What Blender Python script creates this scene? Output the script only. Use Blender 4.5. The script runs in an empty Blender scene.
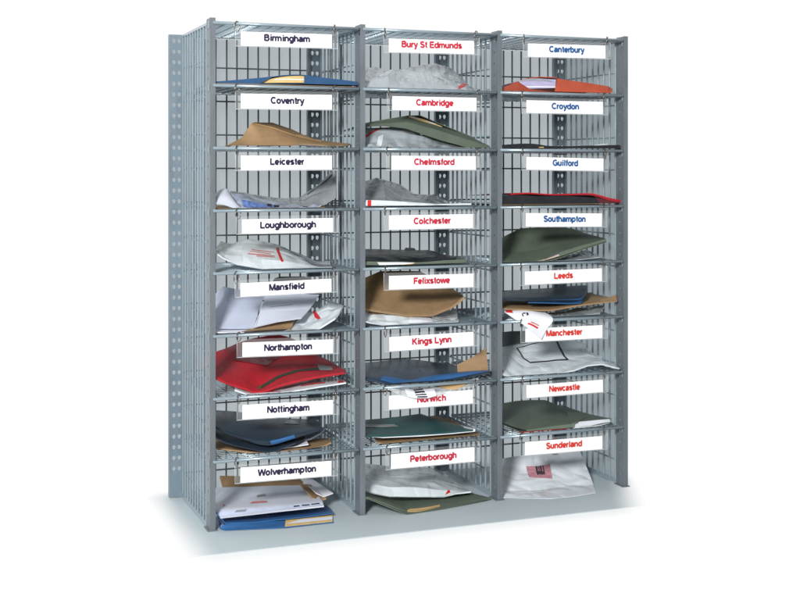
import bpy, bmesh, math, random
from mathutils import Vector, Matrix, noise
random.seed(4)
scene = bpy.context.scene
COL = scene.collection
R = math.radians
# ---------------------------------------------------------------- real sizes in metres
W, D, HR, B0, T0 = .3, .25668, .118497, .129579, .0094   # column width, depth, row pitch, lowest shelf height, post top above the top shelf
NR, NC = 8, 3
ZT = B0 + 7 * HR                                           # top shelf height
def rowz(r): return B0 + (7 - r) * HR
# every mail item: part grids of points in metres (front row first); every card: place and wording
ITEMS = [{"name":"kraft_envelope","label":"flat brown kraft envelope under the blue folder, above the Coventry card","cat":"envelope","z":0.8441,"parts":[{"n":"envelope","m":"kraft","g":[[[0.0105,0.005,0.8417],[0.0971,0.005,0.8429],[0.1971,0.005,0.8439],[0.2924,0.005,0.8448]],[[0.0105,0.22,0.8427],[0.0971,0.22,0.8439],[0.1971,0.22,0.8449],[0.2924,0.22,0.8458]]],"t":0.0035,"k":"ss","wr":0.0006}]},
{"name":"document_folder","label":"blue card folder with yellow papers showing, behind the Birmingham card","cat":"folder","z":0.8441,"parts":[{"n":"cover","m":"blueshade","g":[[[0.0107,0.01,0.8486],[0.0494,0.01,0.8525],[0.1132,0.01,0.86],[0.1481,0.01,0.8648],[0.1834,0.01,0.8663],[0.2242,0.01,0.862],[0.2603,0.01,0.8591],[0.296,0.01,0.8557]],[[0.0107,0.21,0.8426],[0.0494,0.21,0.8465],[0.1132,0.21,0.854],[0.1481,0.21,0.8588],[0.1834,0.21,0.8603],[0.2242,0.21,0.856],[0.2603,0.21,0.8531],[0.296,0.21,0.8497]]],"t":0.0016,"k":"sl"},{"n":"cover_flap","m":"blueshade","g":[[[0.01,0.007,0.8437],[0.0487,0.007,0.8447],[0.0976,0.007,0.8469]],[[0.0107,0.01,0.8486],[0.064,0.01,0.8538],[0.1242,0.01,0.8607]]],"t":0.001,"k":"sl"},{"n":"cover_flap","m":"blueshade","g":[[[0.1861,0.007,0.8496],[0.2438,0.007,0.8486],[0.296,0.007,0.8486]],[[0.187,0.01,0.8659],[0.2242,0.01,0.8615],[0.296,0.01,0.8557]]],"t":0.001,"k":"sl"},{"n":"back_cover","m":"blueshade","g":[[[0.0098,0.006,0.8446],[0.1122,0.006,0.8472],[0.1873,0.006,0.8491],[0.296,0.006,0.8495]],[[0.0098,0.21,0.8446],[0.1122,0.21,0.8472],[0.1873,0.21,0.8491],[0.296,0.21,0.8495]]],"t":0.001,"k":"sl"},{"n":"papers","m":"manila","g":[[[0.0995,0.014,0.8483],[0.1393,0.014,0.8498],[0.1897,0.014,0.8511]],[[0.1141,0.013,0.8554],[0.149,0.013,0.8621],[0.1879,0.013,0.8647]],[[0.1141,0.2,0.8524],[0.149,0.2,0.8591],[0.1879,0.2,0.8617]]],"t":0.001,"k":"sl","dec":[["paper_edge","tan",[[0.565,0.84],[0.985,0.07],[0.99,0.125],[0.525,0.785]]],["paper_edge","white",[[0.23,0.27],[0.99,0.18],[0.99,0.25],[0.27,0.355]]]]}]},
{"name":"kraft_envelope","label":"crumpled brown kraft envelope peaked at its left, above the Leicester card","cat":"envelope","z":0.7256,"parts":[{"n":"envelope","m":"kraft","g":[[[0.0276,0.008,0.7246],[0.0635,0.008,0.7267],[0.1077,0.008,0.7261],[0.1426,0.008,0.7273],[0.1778,0.008,0.7324],[0.2184,0.008,0.7308],[0.2674,0.008,0.7243]],[[0.0404,0.05,0.7274],[0.0716,0.05,0.7431],[0.092,0.05,0.7725],[0.1368,0.05,0.7634],[0.1801,0.05,0.7491],[0.2318,0.05,0.7377],[0.2949,0.05,0.7342]],[[0.0587,0.11,0.7296],[0.0891,0.11,0.7458],[0.1137,0.11,0.7765],[0.1508,0.11,0.7765],[0.19,0.11,0.7639],[0.2349,0.11,0.7441],[0.296,0.11,0.7366]],[[0.0801,0.2,0.7299],[0.1117,0.2,0.743],[0.1382,0.2,0.7692],[0.1757,0.2,0.7723],[0.2163,0.2,0.7597],[0.2629,0.2,0.7444],[0.296,0.2,0.7366]]],"t":0.0025,"k":"ll","wr":0.0006,"dec":[["fold_crease","tan",[[0.33,0.33],[0.495,0.315],[0.5,0.36],[0.335,0.335]]],["fold_crease","tan",[[0.495,0.315],[0.66,0.29],[0.67,0.36],[0.505,0.38]]],["fold_crease","tan",[[0.66,0.29],[0.835,0.225],[0.905,0.94],[0.67,0.36]]]]}]},  # tan strips paint a highlight along the envelope's folded ridge
{"name":"letter","label":"white letter with a blue edge under the crumpled kraft envelope above the Leicester card","cat":"letter","z":0.7256,"parts":[{"n":"sheet","m":"white","g":[[[0.1138,0.012,0.7248],[0.1487,0.012,0.7308],[0.184,0.012,0.733],[0.2197,0.012,0.7304],[0.2662,0.012,0.7253]],[[0.1138,0.1,0.7248],[0.1487,0.1,0.7308],[0.184,0.1,0.733],[0.2197,0.1,0.7304],[0.2662,0.1,0.7253]]],"t":0.002,"k":"ss","dec":[["blue_edge","blueprint",[[0.11,0.02],[0.905,0.09],[0.89,0.0],[0.235,0.73]]]]}]},
{"name":"kraft_envelope","label":"flat brown kraft envelope at the bottom of the pile above the Loughborough card","cat":"envelope","z":0.6071,"parts":[{"n":"envelope","m":"kraft","g":[[[0.004,0.01,0.6071],[0.0787,0.01,0.6053],[0.1481,0.01,0.6055],[0.2293,0.01,0.6065]],[[0.0437,0.2,0.6094],[0.1276,0.2,0.6075],[0.2027,0.2,0.6067],[0.296,0.2,0.6068]]],"t":0.003,"k":"ss","wr":0.0006}]},
{"name":"mailing_bag","label":"dull grey plastic mailing bag curling up at its right end behind the Leicester card","cat":"mailing bag","z":0.6071,"parts":[{"n":"bag","m":"polydark","g":[[[0.0396,0.03,0.6138],[0.1037,0.03,0.6102],[0.1539,0.03,0.6087],[0.1997,0.03,0.6102],[0.2332,0.03,0.6128],[0.2581,0.03,0.6274]],[[0.0516,0.07,0.6248],[0.1143,0.07,0.6194],[0.1654,0.07,0.6165],[0.212,0.07,0.6185],[0.2434,0.07,0.6333],[0.2719,0.07,0.6497]],[[0.0647,0.11,0.6383],[0.125,0.11,0.6289],[0.1716,0.11,0.6225],[0.211,0.11,0.6242],[0.2482,0.11,0.6479],[0.282,0.11,0.6656]],[[0.0696,0.13,0.6399],[0.1303,0.13,0.6295],[0.1773,0.13,0.623],[0.2144,0.13,0.6258],[0.2518,0.13,0.6502],[0.2842,0.13,0.68]]],"t":0.002,"k":"ss","wr":0.0007,"fac":0.0015,"dec":[["fold_line","darkgrey",[[0.66,0.61],[0.98,0.77],[0.985,0.875],[0.68,0.72]]]]}]},
{"name":"printed_mailer","label":"clear wrapped mailer with pale blue print among the pile above the Loughborough card","cat":"mailer","z":0.6071,"parts":[{"n":"wrapper","m":"polyprint","g":[[[0.0684,0.008,0.6055],[0.1077,0.008,0.605],[0.1476,0.008,0.6046],[0.1778,0.008,0.6033],[0.2082,0.008,0.6068],[0.221,0.008,0.6125]],[[0.0592,0.03,0.6184],[0.1037,0.03,0.6131],[0.1438,0.03,0.6108],[0.1844,0.03,0.6084],[0.21,0.03,0.6111],[0.2254,0.03,0.6139]],[[0.0542,0.06,0.6372],[0.1016,0.06,0.6261],[0.1421,0.06,0.6179],[0.1831,0.06,0.6136],[0.2141,0.06,0.6132],[0.235,0.06,0.616]]],"t":0.002,"k":"ss","wr":0.0007,"fac":0.002,"dec":[["blue_print","blueprint",[[0.015,0.19],[0.31,0.13],[0.375,0.495],[0.05,0.655]]],["address_print","ink",[[0.255,0.375],[0.295,0.325],[0.34,0.7],[0.295,0.705]]],["address_print","ink",[[0.31,0.255],[0.36,0.24],[0.4,0.57],[0.35,0.585]]],["address_print","ink",[[0.63,0.225],[0.705,0.205],[0.735,0.75],[0.645,0.69]]]]}]},
{"name":"letter","label":"white sheet folded over at the left of the pile above the Loughborough card","cat":"letter","z":0.6071,"parts":[{"n":"sheet","m":"paperwhite","g":[[[0.0065,0.004,0.6186],[0.0286,0.004,0.6146],[0.0479,0.004,0.6082],[0.0703,0.004,0.6041]],[[0.0072,0.02,0.6263],[0.0275,0.02,0.6323],[0.0445,0.02,0.6274],[0.0641,0.02,0.608]],[[0.0159,0.05,0.6304],[0.0296,0.05,0.6423],[0.0434,0.05,0.6442],[0.0592,0.05,0.6203]]],"t":0.0015,"k":"ss"}]},
{"name":"mailing_bag","label":"pale plastic mailing bag with one red stripe, above the Mansfield card","cat":"mailing bag","z":0.4886,"parts":[{"n":"bag","m":"polywhite","g":[[[0.0131,0.01,0.5236],[0.029,0.01,0.5127],[0.0543,0.01,0.5007],[0.1083,0.01,0.4905],[0.1784,0.01,0.4885],[0.2437,0.01,0.4861]],[[0.0163,0.03,0.527],[0.0357,0.03,0.5204],[0.0641,0.03,0.5149],[0.1187,0.03,0.5062],[0.1844,0.03,0.4986],[0.2487,0.03,0.486]],[[0.0297,0.08,0.5306],[0.049,0.08,0.5292],[0.0816,0.08,0.5333],[0.1374,0.08,0.5262],[0.2046,0.08,0.5031],[0.2635,0.08,0.4844]],[[0.0526,0.14,0.5396],[0.0761,0.14,0.5331],[0.1122,0.14,0.5435],[0.1686,0.14,0.5291],[0.2174,0.14,0.5075],[0.2821,0.14,0.4811]],[[0.0626,0.17,0.5328],[0.0833,0.17,0.5283],[0.1199,0.17,0.5377],[0.177,0.17,0.5242],[0.2264,0.17,0.5033],[0.2908,0.17,0.4776]]],"t":0.002,"k":"ss","wr":0.0007,"pil":0.004,"fac":0.0022,"dec":[["red_stripe","redmark",[[0.685,0.21],[0.7,0.22],[0.635,0.64],[0.625,0.59]]],["red_text","redtext",[[0.47,0.4],[0.63,0.43],[0.63,0.445],[0.47,0.415]]],["red_text","redtext",[[0.46,0.36],[0.61,0.38],[0.61,0.395],[0.46,0.37]]],["red_text","redtext",[[0.45,0.31],[0.635,0.345],[0.635,0.36],[0.45,0.325]]],["red_text","redtext",[[0.515,0.295],[0.64,0.315],[0.64,0.33],[0.515,0.31]]],["seam","greyline",[[0.62,0.795],[1.0,0.115],[1.0,0.405],[0.625,0.795]]]]}]},
{"name":"plastic_pouch","label":"dark pouch standing at the back behind the Mansfield card","cat":"pouch","z":0.3701,"parts":[{"n":"pouch","m":"black","g":[[[0.1729,0.19,0.4317],[0.2543,0.19,0.4262]],[[0.1784,0.2,0.4525],[0.2546,0.2,0.4501]],[[0.1947,0.21,0.4575],[0.2494,0.21,0.4558]]],"t":0.004,"k":"ss","wr":0.0006}]},
{"name":"envelope","label":"large pale lavender envelope propped at the left behind the Mansfield card","cat":"envelope","z":0.3701,"parts":[{"n":"envelope","m":"lavender","g":[[[0.0056,0.03,0.3813],[0.0445,0.03,0.3781],[0.0918,0.03,0.3764]],[[0.0193,0.08,0.4055],[0.0615,0.08,0.4062],[0.1145,0.08,0.4031]],[[0.035,0.15,0.4251],[0.059,0.15,0.4463],[0.1461,0.15,0.4271]]],"t":0.003,"k":"ll","wr":0.0006}]},
{"name":"letter","label":"white windowed letter leaning right of the lavender envelope behind the Mansfield card","cat":"letter","z":0.3701,"parts":[{"n":"letter","m":"paperwhite","g":[[[0.0892,0.02,0.3786],[0.136,0.02,0.3876],[0.1844,0.02,0.3923]],[[0.1117,0.06,0.4038],[0.1574,0.06,0.4034],[0.2141,0.06,0.4051]],[[0.1347,0.1,0.4321],[0.1897,0.1,0.4311],[0.2466,0.1,0.4281]]],"t":0.002,"k":"ll","dec":[["fold_line","greyline",[[0.045,0.0],[0.02,0.335],[0.01,0.335],[0.04,0.0]]],["faint_print","greyline",[[0.185,0.605],[0.625,0.655],[0.62,0.67],[0.18,0.62]]]]}]},
{"name":"kraft_envelope","label":"brown kraft envelope end under the white letter above the Northampton card","cat":"envelope","z":0.3701,"parts":[{"n":"envelope","m":"kraft","g":[[[0.0603,0.0048,0.3713],[0.1088,0.012,0.3691],[0.1608,0.012,0.369]],[[0.099,0.05,0.3747],[0.1368,0.05,0.3832],[0.1791,0.05,0.3878]],[[0.099,0.12,0.3717],[0.1368,0.12,0.3802],[0.1791,0.12,0.3848]]],"t":0.003,"k":"ll"}]},
{"name":"mailing_bag","label":"white plastic mailer with a short red stripe, at the right above the Northampton card","cat":"mailing bag","z":0.3701,"parts":[{"n":"bag","m":"polywhite","g":[[[0.1443,0.0,0.3684],[0.1603,0.0,0.3623],[0.1804,0.0,0.3642],[0.2159,0.0,0.3742],[0.2466,0.0,0.3914]],[[0.172,0.04,0.3754],[0.1925,0.04,0.3745],[0.2131,0.04,0.382],[0.2442,0.04,0.393],[0.2756,0.04,0.4067]],[[0.2024,0.09,0.3833],[0.2181,0.09,0.3937],[0.2366,0.09,0.3955],[0.2658,0.09,0.4146],[0.296,0.09,0.4057]]],"t":0.003,"k":"ss","wr":0.0007,"pil":0.004,"fac":0.0026,"dec":[["red_stripe","redmark",[[0.58,0.505],[0.635,0.495],[0.49,1.0],[0.405,1.0]]]]}]},
{"name":"letter","label":"white letter lying flat at the front left above the Northampton card","cat":"letter","z":0.3701,"parts":[{"n":"letter","m":"white","g":[[[0.004,0.012,0.3741],[0.0447,0.0108,0.3713],[0.0647,0.0031,0.3713]],[[0.0123,0.06,0.3746],[0.0616,0.06,0.3733],[0.1067,0.06,0.3731]]],"t":0.002,"k":"ss"}]},
{"name":"mailing_bag","label":"white plastic mailer with red edge print beneath the red pouch","cat":"mailing bag","z":0.2516,"parts":[{"n":"bag","m":"polywhite","g":[[[0.0479,0.004,0.2636],[0.0698,0.004,0.2545],[0.0894,0.004,0.249],[0.1459,0.0021,0.2528],[0.2172,0.004,0.2591],[0.2707,0.004,0.2635]],[[0.0592,0.05,0.2616],[0.089,0.05,0.2563],[0.1241,0.05,0.255],[0.1596,0.05,0.2577],[0.211,0.05,0.2614],[0.279,0.05,0.2602]],[[0.0763,0.12,0.2617],[0.107,0.12,0.2578],[0.1432,0.12,0.2576],[0.1797,0.12,0.2584],[0.222,0.12,0.2588],[0.2756,0.12,0.2587]]],"t":0.003,"k":"ss","wr":0.0007,"fac":0.0015,"dec":[["red_print","redmark",[[0.41,0.065],[0.57,0.045],[0.565,0.11],[0.395,0.12]]],["red_print","redmark",[[0.945,0.035],[0.99,0.035],[0.995,0.34],[0.955,0.26]]],["red_print","redmark",[[0.7,0.2],[0.86,0.18],[0.87,0.26],[0.705,0.255]]]]}]},
{"name":"zip_pouch","label":"red fabric pouch with dark green zip and brass eyelet, behind the Northampton card","cat":"pouch","z":0.2516,"parts":[{"n":"pouch","m":"red","g":[[[0.004,0.008,0.293],[0.0344,0.008,0.2771],[0.0684,0.008,0.2645],[0.0959,0.008,0.256],[0.1476,0.008,0.2691],[0.2082,0.008,0.278],[0.269,0.008,0.2832]],[[0.004,0.03,0.296],[0.0396,0.03,0.2829],[0.074,0.03,0.2721],[0.1037,0.03,0.2615],[0.1539,0.03,0.2711],[0.2151,0.03,0.2791],[0.2775,0.03,0.2824]],[[0.0113,0.1,0.3031],[0.0563,0.1,0.2957],[0.0968,0.1,0.2909],[0.1326,0.1,0.2863],[0.1844,0.1,0.2859],[0.2371,0.1,0.2854],[0.2878,0.1,0.2799]],[[0.0267,0.17,0.3048],[0.073,0.17,0.315],[0.1146,0.17,0.3067],[0.1515,0.17,0.3006],[0.2048,0.17,0.2951],[0.2481,0.17,0.2922],[0.2853,0.17,0.2839]],[[0.0429,0.22,0.2995],[0.0849,0.22,0.3128],[0.1167,0.22,0.3242],[0.1542,0.22,0.3312],[0.1976,0.22,0.3333],[0.2414,0.22,0.3153],[0.2858,0.22,0.2838]]],"t":0.004,"k":"ss","wr":0.0014,"pil":0.006,"dec":[["zip","zipgreen",[[0.495,0.16],[0.615,0.315],[0.6,0.36],[0.485,0.24]]],["zip","zipgreen",[[0.61,0.315],[0.73,0.365],[0.715,0.415],[0.595,0.36]]],["zip","zipgreen",[[0.725,0.37],[0.86,0.36],[0.86,0.43],[0.715,0.41]]],["eyelet","brass",[[0.48,0.175],[0.515,0.135],[0.51,0.25],[0.475,0.26]]],["zip_tag","greytag",[[0.86,0.345],[0.935,0.31],[0.94,0.47],[0.845,0.5]]],["clear_window","redwindow",[[0.205,0.585],[0.515,0.525],[0.6,0.725],[0.285,0.695]]],["hem","reddark",[[0.12,0.0],[0.505,0.0],[0.515,0.0],[0.13,0.0]]]]}]},
{"name":"kraft_envelope","label":"brown kraft envelope under the navy folder above the Wolverhampton card","cat":"envelope","z":0.1331,"parts":[{"n":"envelope","m":"kraft","g":[[[0.0091,0.035,0.151],[0.0555,0.035,0.1414],[0.112,0.0239,0.1343],[0.1826,0.0241,0.1343],[0.2322,0.035,0.1359],[0.2499,0.035,0.1414]],[[0.0305,0.13,0.1459],[0.0788,0.13,0.1396],[0.1382,0.1208,0.1343],[0.2073,0.1063,0.1343],[0.2479,0.1006,0.1343],[0.2668,0.0932,0.1343]]],"t":0.003,"k":"ss","wr":0.0006}]},
{"name":"letters_bundle","label":"white and pale blue letters sticking out right of the navy folder above the Wolverhampton card","cat":"letters","z":0.1331,"parts":[{"n":"letter","m":"white","g":[[[0.1237,0.03,0.1369],[0.164,0.03,0.1395],[0.2018,0.03,0.1423]],[[0.1579,0.08,0.1385],[0.189,0.08,0.1411],[0.2098,0.08,0.1444]]],"t":0.002,"k":"ll"},{"n":"letter","m":"lavender","g":[[[0.1831,0.06,0.1431],[0.2141,0.06,0.1461],[0.236,0.06,0.1554]],[[0.2144,0.13,0.1392],[0.2465,0.13,0.1469],[0.2691,0.13,0.1504]]],"t":0.003,"k":"ll"}]},
{"name":"plastic_folder","label":"dark navy plastic folder with bright blue label, behind the Nottingham card","cat":"folder","z":0.1331,"parts":[{"n":"back_cover","m":"navy","g":[[[0.004,0.018,0.18],[0.0319,0.018,0.1622],[0.0709,0.018,0.1485],[0.1204,0.018,0.1373],[0.1504,0.018,0.143],[0.1706,0.018,0.1492]],[[0.0074,0.06,0.1836],[0.0418,0.06,0.1664],[0.0816,0.06,0.1536],[0.1319,0.06,0.1437],[0.1728,0.06,0.1464],[0.2037,0.06,0.1499]],[[0.0074,0.15,0.1876],[0.0418,0.15,0.1704],[0.0816,0.15,0.1576],[0.1319,0.15,0.1477],[0.1728,0.15,0.1504],[0.2037,0.15,0.1539]]],"t":0.002,"k":"ss"},{"n":"front_cover","m":"navy","g":[[[0.004,0.022,0.1963],[0.0328,0.022,0.1785],[0.0719,0.022,0.162],[0.1165,0.022,0.1479],[0.1667,0.022,0.1565],[0.2208,0.022,0.168]],[[0.004,0.028,0.2017],[0.0343,0.028,0.1829],[0.0735,0.028,0.1684],[0.1181,0.028,0.1591],[0.1736,0.028,0.1645],[0.2258,0.028,0.1733]],[[0.0163,0.1,0.1997],[0.0513,0.1,0.1913],[0.0917,0.1,0.1824],[0.1377,0.1,0.175],[0.1949,0.1,0.1688],[0.2498,0.1,0.1668]],[[0.0437,0.2,0.1897],[0.0854,0.2,0.1847],[0.1223,0.2,0.1779],[0.1757,0.2,0.1658],[0.2245,0.2,0.1591],[0.2695,0.2,0.1538]]],"t":0.002,"k":"ss","wr":0.0008,"dec":[["blue_label","blue",[[0.63,0.04],[0.82,0.01],[0.795,0.29],[0.62,0.255]]],["handle_print","greytag",[[0.72,0.67],[0.835,0.64],[0.78,0.855],[0.74,0.84]]]]}]},
{"name":"kraft_envelope","label":"brown kraft envelope at the back of the bottom pile behind the Wolverhampton card","cat":"envelope","z":0.0,"parts":[{"n":"envelope","m":"kraft","g":[[[0.0735,0.205,0.0229],[0.1502,0.205,0.0147],[0.2369,0.205,0.0087]],[[0.0737,0.24,0.0432],[0.1595,0.24,0.0345],[0.2586,0.24,0.0219]]],"t":0.004,"k":"ll"},{"n":"envelope_flap","m":"kraft","g":[[[0.2193,0.06,0.0281],[0.235,0.06,0.0216],[0.2475,0.06,0.0244]],[[0.2174,0.14,0.0369],[0.2388,0.14,0.0333],[0.2604,0.14,0.02]]],"t":0.003,"k":"ll"}]},
{"name":"letter","label":"white letter with upturned corner at the right of the pile below the Wolverhampton card","cat":"letter","z":0.0,"parts":[{"n":"letter","m":"white","g":[[[0.2303,0.07,0.0336],[0.246,0.07,0.0251],[0.2656,0.07,0.0303]],[[0.2354,0.2,0.0332],[0.2464,0.2,0.0333],[0.2629,0.2,0.0286]]],"t":0.0015,"k":"ll"}]},
{"name":"box_folder","label":"bright blue document wallet with papers inside, at the bottom under the Wolverhampton card","cat":"folder","z":0.0,"parts":[{"n":"back_cover","m":"blue","g":[[[0.0192,0.005,0.003],[0.0265,-0.0088,0.0012],[0.1356,-0.0338,0.0012],[0.2338,-0.0326,0.0012]],[[0.0422,0.1368,0.0012],[0.0577,0.1229,0.0012],[0.1712,0.0903,0.0012],[0.2421,0.0825,0.0012]]],"t":0.0015,"k":"ll"},{"n":"front_cover","m":"blue","g":[[[0.0131,0.008,0.0312],[0.0305,0.008,0.0105],[0.088,0.008,0.0065],[0.1476,0.008,0.0066],[0.198,0.008,0.0068],[0.2462,0.008,0.0078]],[[0.0241,0.06,0.0226],[0.0428,0.06,0.0061],[0.1016,0.06,0.0021],[0.1625,0.06,0.0019],[0.2141,0.06,0.0017],[0.256,0.06,0.0035]],[[0.0241,0.2,0.0166],[0.0428,0.2,0.0001],[0.1016,0.2,-0.0039],[0.1625,0.2,-0.0041],[0.2141,0.2,-0.0043],[0.256,0.2,-0.0025]]],"t":0.0015,"k":"ll"},{"n":"spine_flap","m":"blue","g":[[[0.0192,0.005,0.003],[0.0273,-0.0056,0.0012],[0.0808,-0.0195,0.0012],[0.1365,-0.0306,0.0012]],[[0.0225,0.007,0.0097],[0.0341,0.007,0.0085],[0.0878,0.007,0.0058],[0.1483,0.007,0.0034]]],"t":0.0012,"k":"ll"},{"n":"inner_flap","m":"darkblue","g":[[[0.0223,0.01,0.0046],[0.0367,-0.0023,0.0012]],[[0.0146,0.01,0.0268],[0.031,0.01,0.0085]]],"t":0.001,"k":"ll"},{"n":"papers","m":"manila","g":[[[0.1374,-0.0274,0.0012],[0.1867,-0.0287,0.0012],[0.2322,-0.0283,0.0012]],[[0.15,0.013,0.0026],[0.1996,0.013,0.0029],[0.2457,0.013,0.0012]],[[0.15,0.05,-0.0064],[0.1996,0.05,-0.0061],[0.2457,0.05,-0.0078]]],"t":0.001,"k":"ll","dec":[["paper_edge","white",[[0.0,0.14],[1.0,0.12],[1.0,0.36],[0.295,0.385]]]]}]},
{"name":"envelope","label":"big white printed envelope with red marks, on top of the bright blue wallet","cat":"envelope","z":0.0,"parts":[{"n":"envelope","m":"paperwhite","g":[[[0.0204,0.006,0.0225],[0.0728,0.006,0.0229],[0.127,0.006,0.0237],[0.1772,0.006,0.024],[0.226,0.006,0.0246]],[[0.0163,0.03,0.031],[0.069,0.03,0.0296],[0.1287,0.03,0.0286],[0.1793,0.03,0.0275],[0.2306,0.03,0.0265]],[[0.0305,0.13,0.024],[0.089,0.13,0.0224],[0.1511,0.13,0.0225],[0.1985,0.13,0.0221],[0.2465,0.13,0.0211]],[[0.0462,0.2,0.0308],[0.1012,0.2,0.0267],[0.1596,0.2,0.0234],[0.2027,0.2,0.0204],[0.2475,0.2,0.0174]]],"t":0.0025,"k":"sl","wr":0.0006,"dec":[["blue_strip","palestrip",[[0.01,0.045],[0.995,0.07],[0.985,0.26],[0.01,0.24]]],["red_marks","redtext",[[0.315,0.45],[0.465,0.435],[0.455,0.485],[0.345,0.5]]],["red_marks","redtext",[[0.08,0.435],[0.1,0.44],[0.1,0.495],[0.085,0.495]]],["ink_print","ink",[[0.695,0.105],[0.76,0.115],[0.755,0.19],[0.695,0.19]]],["ink_print","ink",[[0.78,0.115],[0.86,0.12],[0.86,0.195],[0.78,0.195]]],["ink_print","ink",[[0.875,0.13],[0.965,0.14],[0.96,0.22],[0.875,0.2]]],["scribble","greyline",[[0.155,0.135],[0.255,0.13],[0.26,0.18],[0.155,0.17]]],["scribble","greyline",[[0.17,0.175],[0.275,0.2],[0.275,0.235],[0.175,0.22]]],["scribble","greytag",[[0.38,0.63],[0.465,0.66],[0.46,0.715],[0.395,0.69]]]]}]},
{"name":"mailing_bag","label":"big shiny grey plastic mailing bag with a red tick, behind the Bury St Edmunds card","cat":"mailing bag","z":0.8441,"parts":[{"n":"bag","m":"polygrey","g":[[[0.3055,0.008,0.8425],[0.335,0.008,0.8428],[0.3648,0.008,0.8424],[0.3992,0.008,0.8424],[0.4383,0.008,0.8421],[0.4734,0.008,0.8425],[0.5133,0.008,0.8435],[0.5582,0.008,0.8453]],[[0.3133,0.03,0.8569],[0.3431,0.03,0.8617],[0.3689,0.03,0.8736],[0.3949,0.03,0.861],[0.4298,0.03,0.8538],[0.4695,0.03,0.8568],[0.5096,0.03,0.8529],[0.5639,0.03,0.8493]],[[0.3275,0.07,0.8762],[0.3579,0.07,0.875],[0.392,0.07,0.8837],[0.4193,0.07,0.8746],[0.4549,0.07,0.8798],[0.4954,0.07,0.8726],[0.5318,0.07,0.8715],[0.5731,0.07,0.857]],[[0.3489,0.13,0.8944],[0.38,0.13,0.8937],[0.4167,0.13,0.8931],[0.4703,0.13,0.9032],[0.514,0.13,0.9071],[0.5489,0.13,0.8962],[0.577,0.13,0.8798],[0.596,0.13,0.8616]],[[0.3702,0.19,0.8967],[0.4021,0.19,0.8955],[0.4397,0.19,0.8941],[0.4946,0.19,0.9044],[0.5394,0.19,0.9083],[0.5751,0.19,0.898],[0.596,0.19,0.8817],[0.596,0.19,0.8643]]],"t":0.002,"k":"ll","wr":0.0003,"cr":1,"fac":0.0042,"dec":[["red_tick","redmark",[[0.87,0.08],[0.885,0.09],[0.935,0.32],[0.99,0.905]]]]}]},
{"name":"mailing_bag","label":"grey plastic mailing bag with a red line, under the green folder above the Chelmsford card","cat":"mailing bag","z":0.7256,"parts":[{"n":"bag","m":"polygrey","g":[[[0.3055,0.008,0.7245],[0.3435,0.008,0.7248],[0.3863,0.008,0.7247],[0.4383,0.008,0.7246],[0.4822,0.008,0.7249],[0.5357,0.008,0.7261]],[[0.3133,0.03,0.7369],[0.3517,0.03,0.7373],[0.3949,0.03,0.7356],[0.4474,0.03,0.7332],[0.4917,0.03,0.7302],[0.5457,0.03,0.7273]],[[0.3204,0.05,0.7536],[0.3591,0.05,0.7572],[0.4027,0.05,0.7561],[0.4556,0.05,0.7476],[0.5004,0.05,0.7373],[0.5502,0.05,0.7285]],[[0.3258,0.065,0.7678],[0.3734,0.065,0.7709],[0.4173,0.065,0.7657],[0.4618,0.065,0.7538],[0.5068,0.065,0.7414],[0.5524,0.065,0.7305]],[[0.3258,0.2,0.7638],[0.3734,0.2,0.7669],[0.4173,0.2,0.7617],[0.4618,0.2,0.7498],[0.5068,0.2,0.7374],[0.5524,0.2,0.7265]]],"t":0.002,"k":"ss","wr":0.0007,"fac":0.003,"dec":[["red_line","redmark",[[0.035,0.405],[0.05,0.38],[0.19,0.65],[0.165,0.68]]],["highlight_fold","polywhite",[[0.155,0.04],[0.21,0.035],[0.235,0.455],[0.18,0.38]]]]}]},
{"name":"document_folder","label":"dark green card folder with yellow papers, tilted on a grey bag behind the Cambridge card","cat":"folder","z":0.7256,"parts":[{"n":"front_cover","m":"green","g":[[[0.3133,0.03,0.7689],[0.3603,0.03,0.7703],[0.4079,0.03,0.7653],[0.4828,0.03,0.7425],[0.5457,0.03,0.7273],[0.596,0.03,0.7277]],[[0.3151,0.035,0.7715],[0.3622,0.035,0.7754],[0.4143,0.035,0.7785],[0.4872,0.035,0.7607],[0.548,0.035,0.7432],[0.596,0.035,0.732]],[[0.324,0.06,0.7741],[0.3716,0.06,0.7829],[0.4242,0.06,0.7919],[0.4979,0.06,0.7707],[0.5594,0.06,0.7539],[0.596,0.06,0.7375]]],"t":0.0016,"k":"ll"},{"n":"papers","m":"manila","g":[[[0.4248,0.056,0.7893],[0.4581,0.056,0.7791],[0.4975,0.056,0.7647]],[[0.4285,0.062,0.7933],[0.4606,0.062,0.786],[0.501,0.062,0.7716]],[[0.4285,0.16,0.7833],[0.4606,0.16,0.776],[0.501,0.16,0.7616]]],"t":0.002,"k":"ll","dec":[["paper_edge","white",[[0.03,0.035],[0.88,0.6],[0.78,0.32],[0.09,0.325]]]]},{"n":"back_cover","m":"green","g":[[[0.3254,0.064,0.7751],[0.3731,0.064,0.7843],[0.4258,0.064,0.7933],[0.4525,0.064,0.7942],[0.5019,0.064,0.7759],[0.5612,0.064,0.7548],[0.596,0.064,0.7376]],[[0.3254,0.2,0.7631],[0.3731,0.2,0.7723],[0.4258,0.2,0.7813],[0.4525,0.2,0.7822],[0.5019,0.2,0.7639],[0.5612,0.2,0.7428],[0.596,0.2,0.7256]]],"t":0.0016,"k":"ll"}]},
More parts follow.
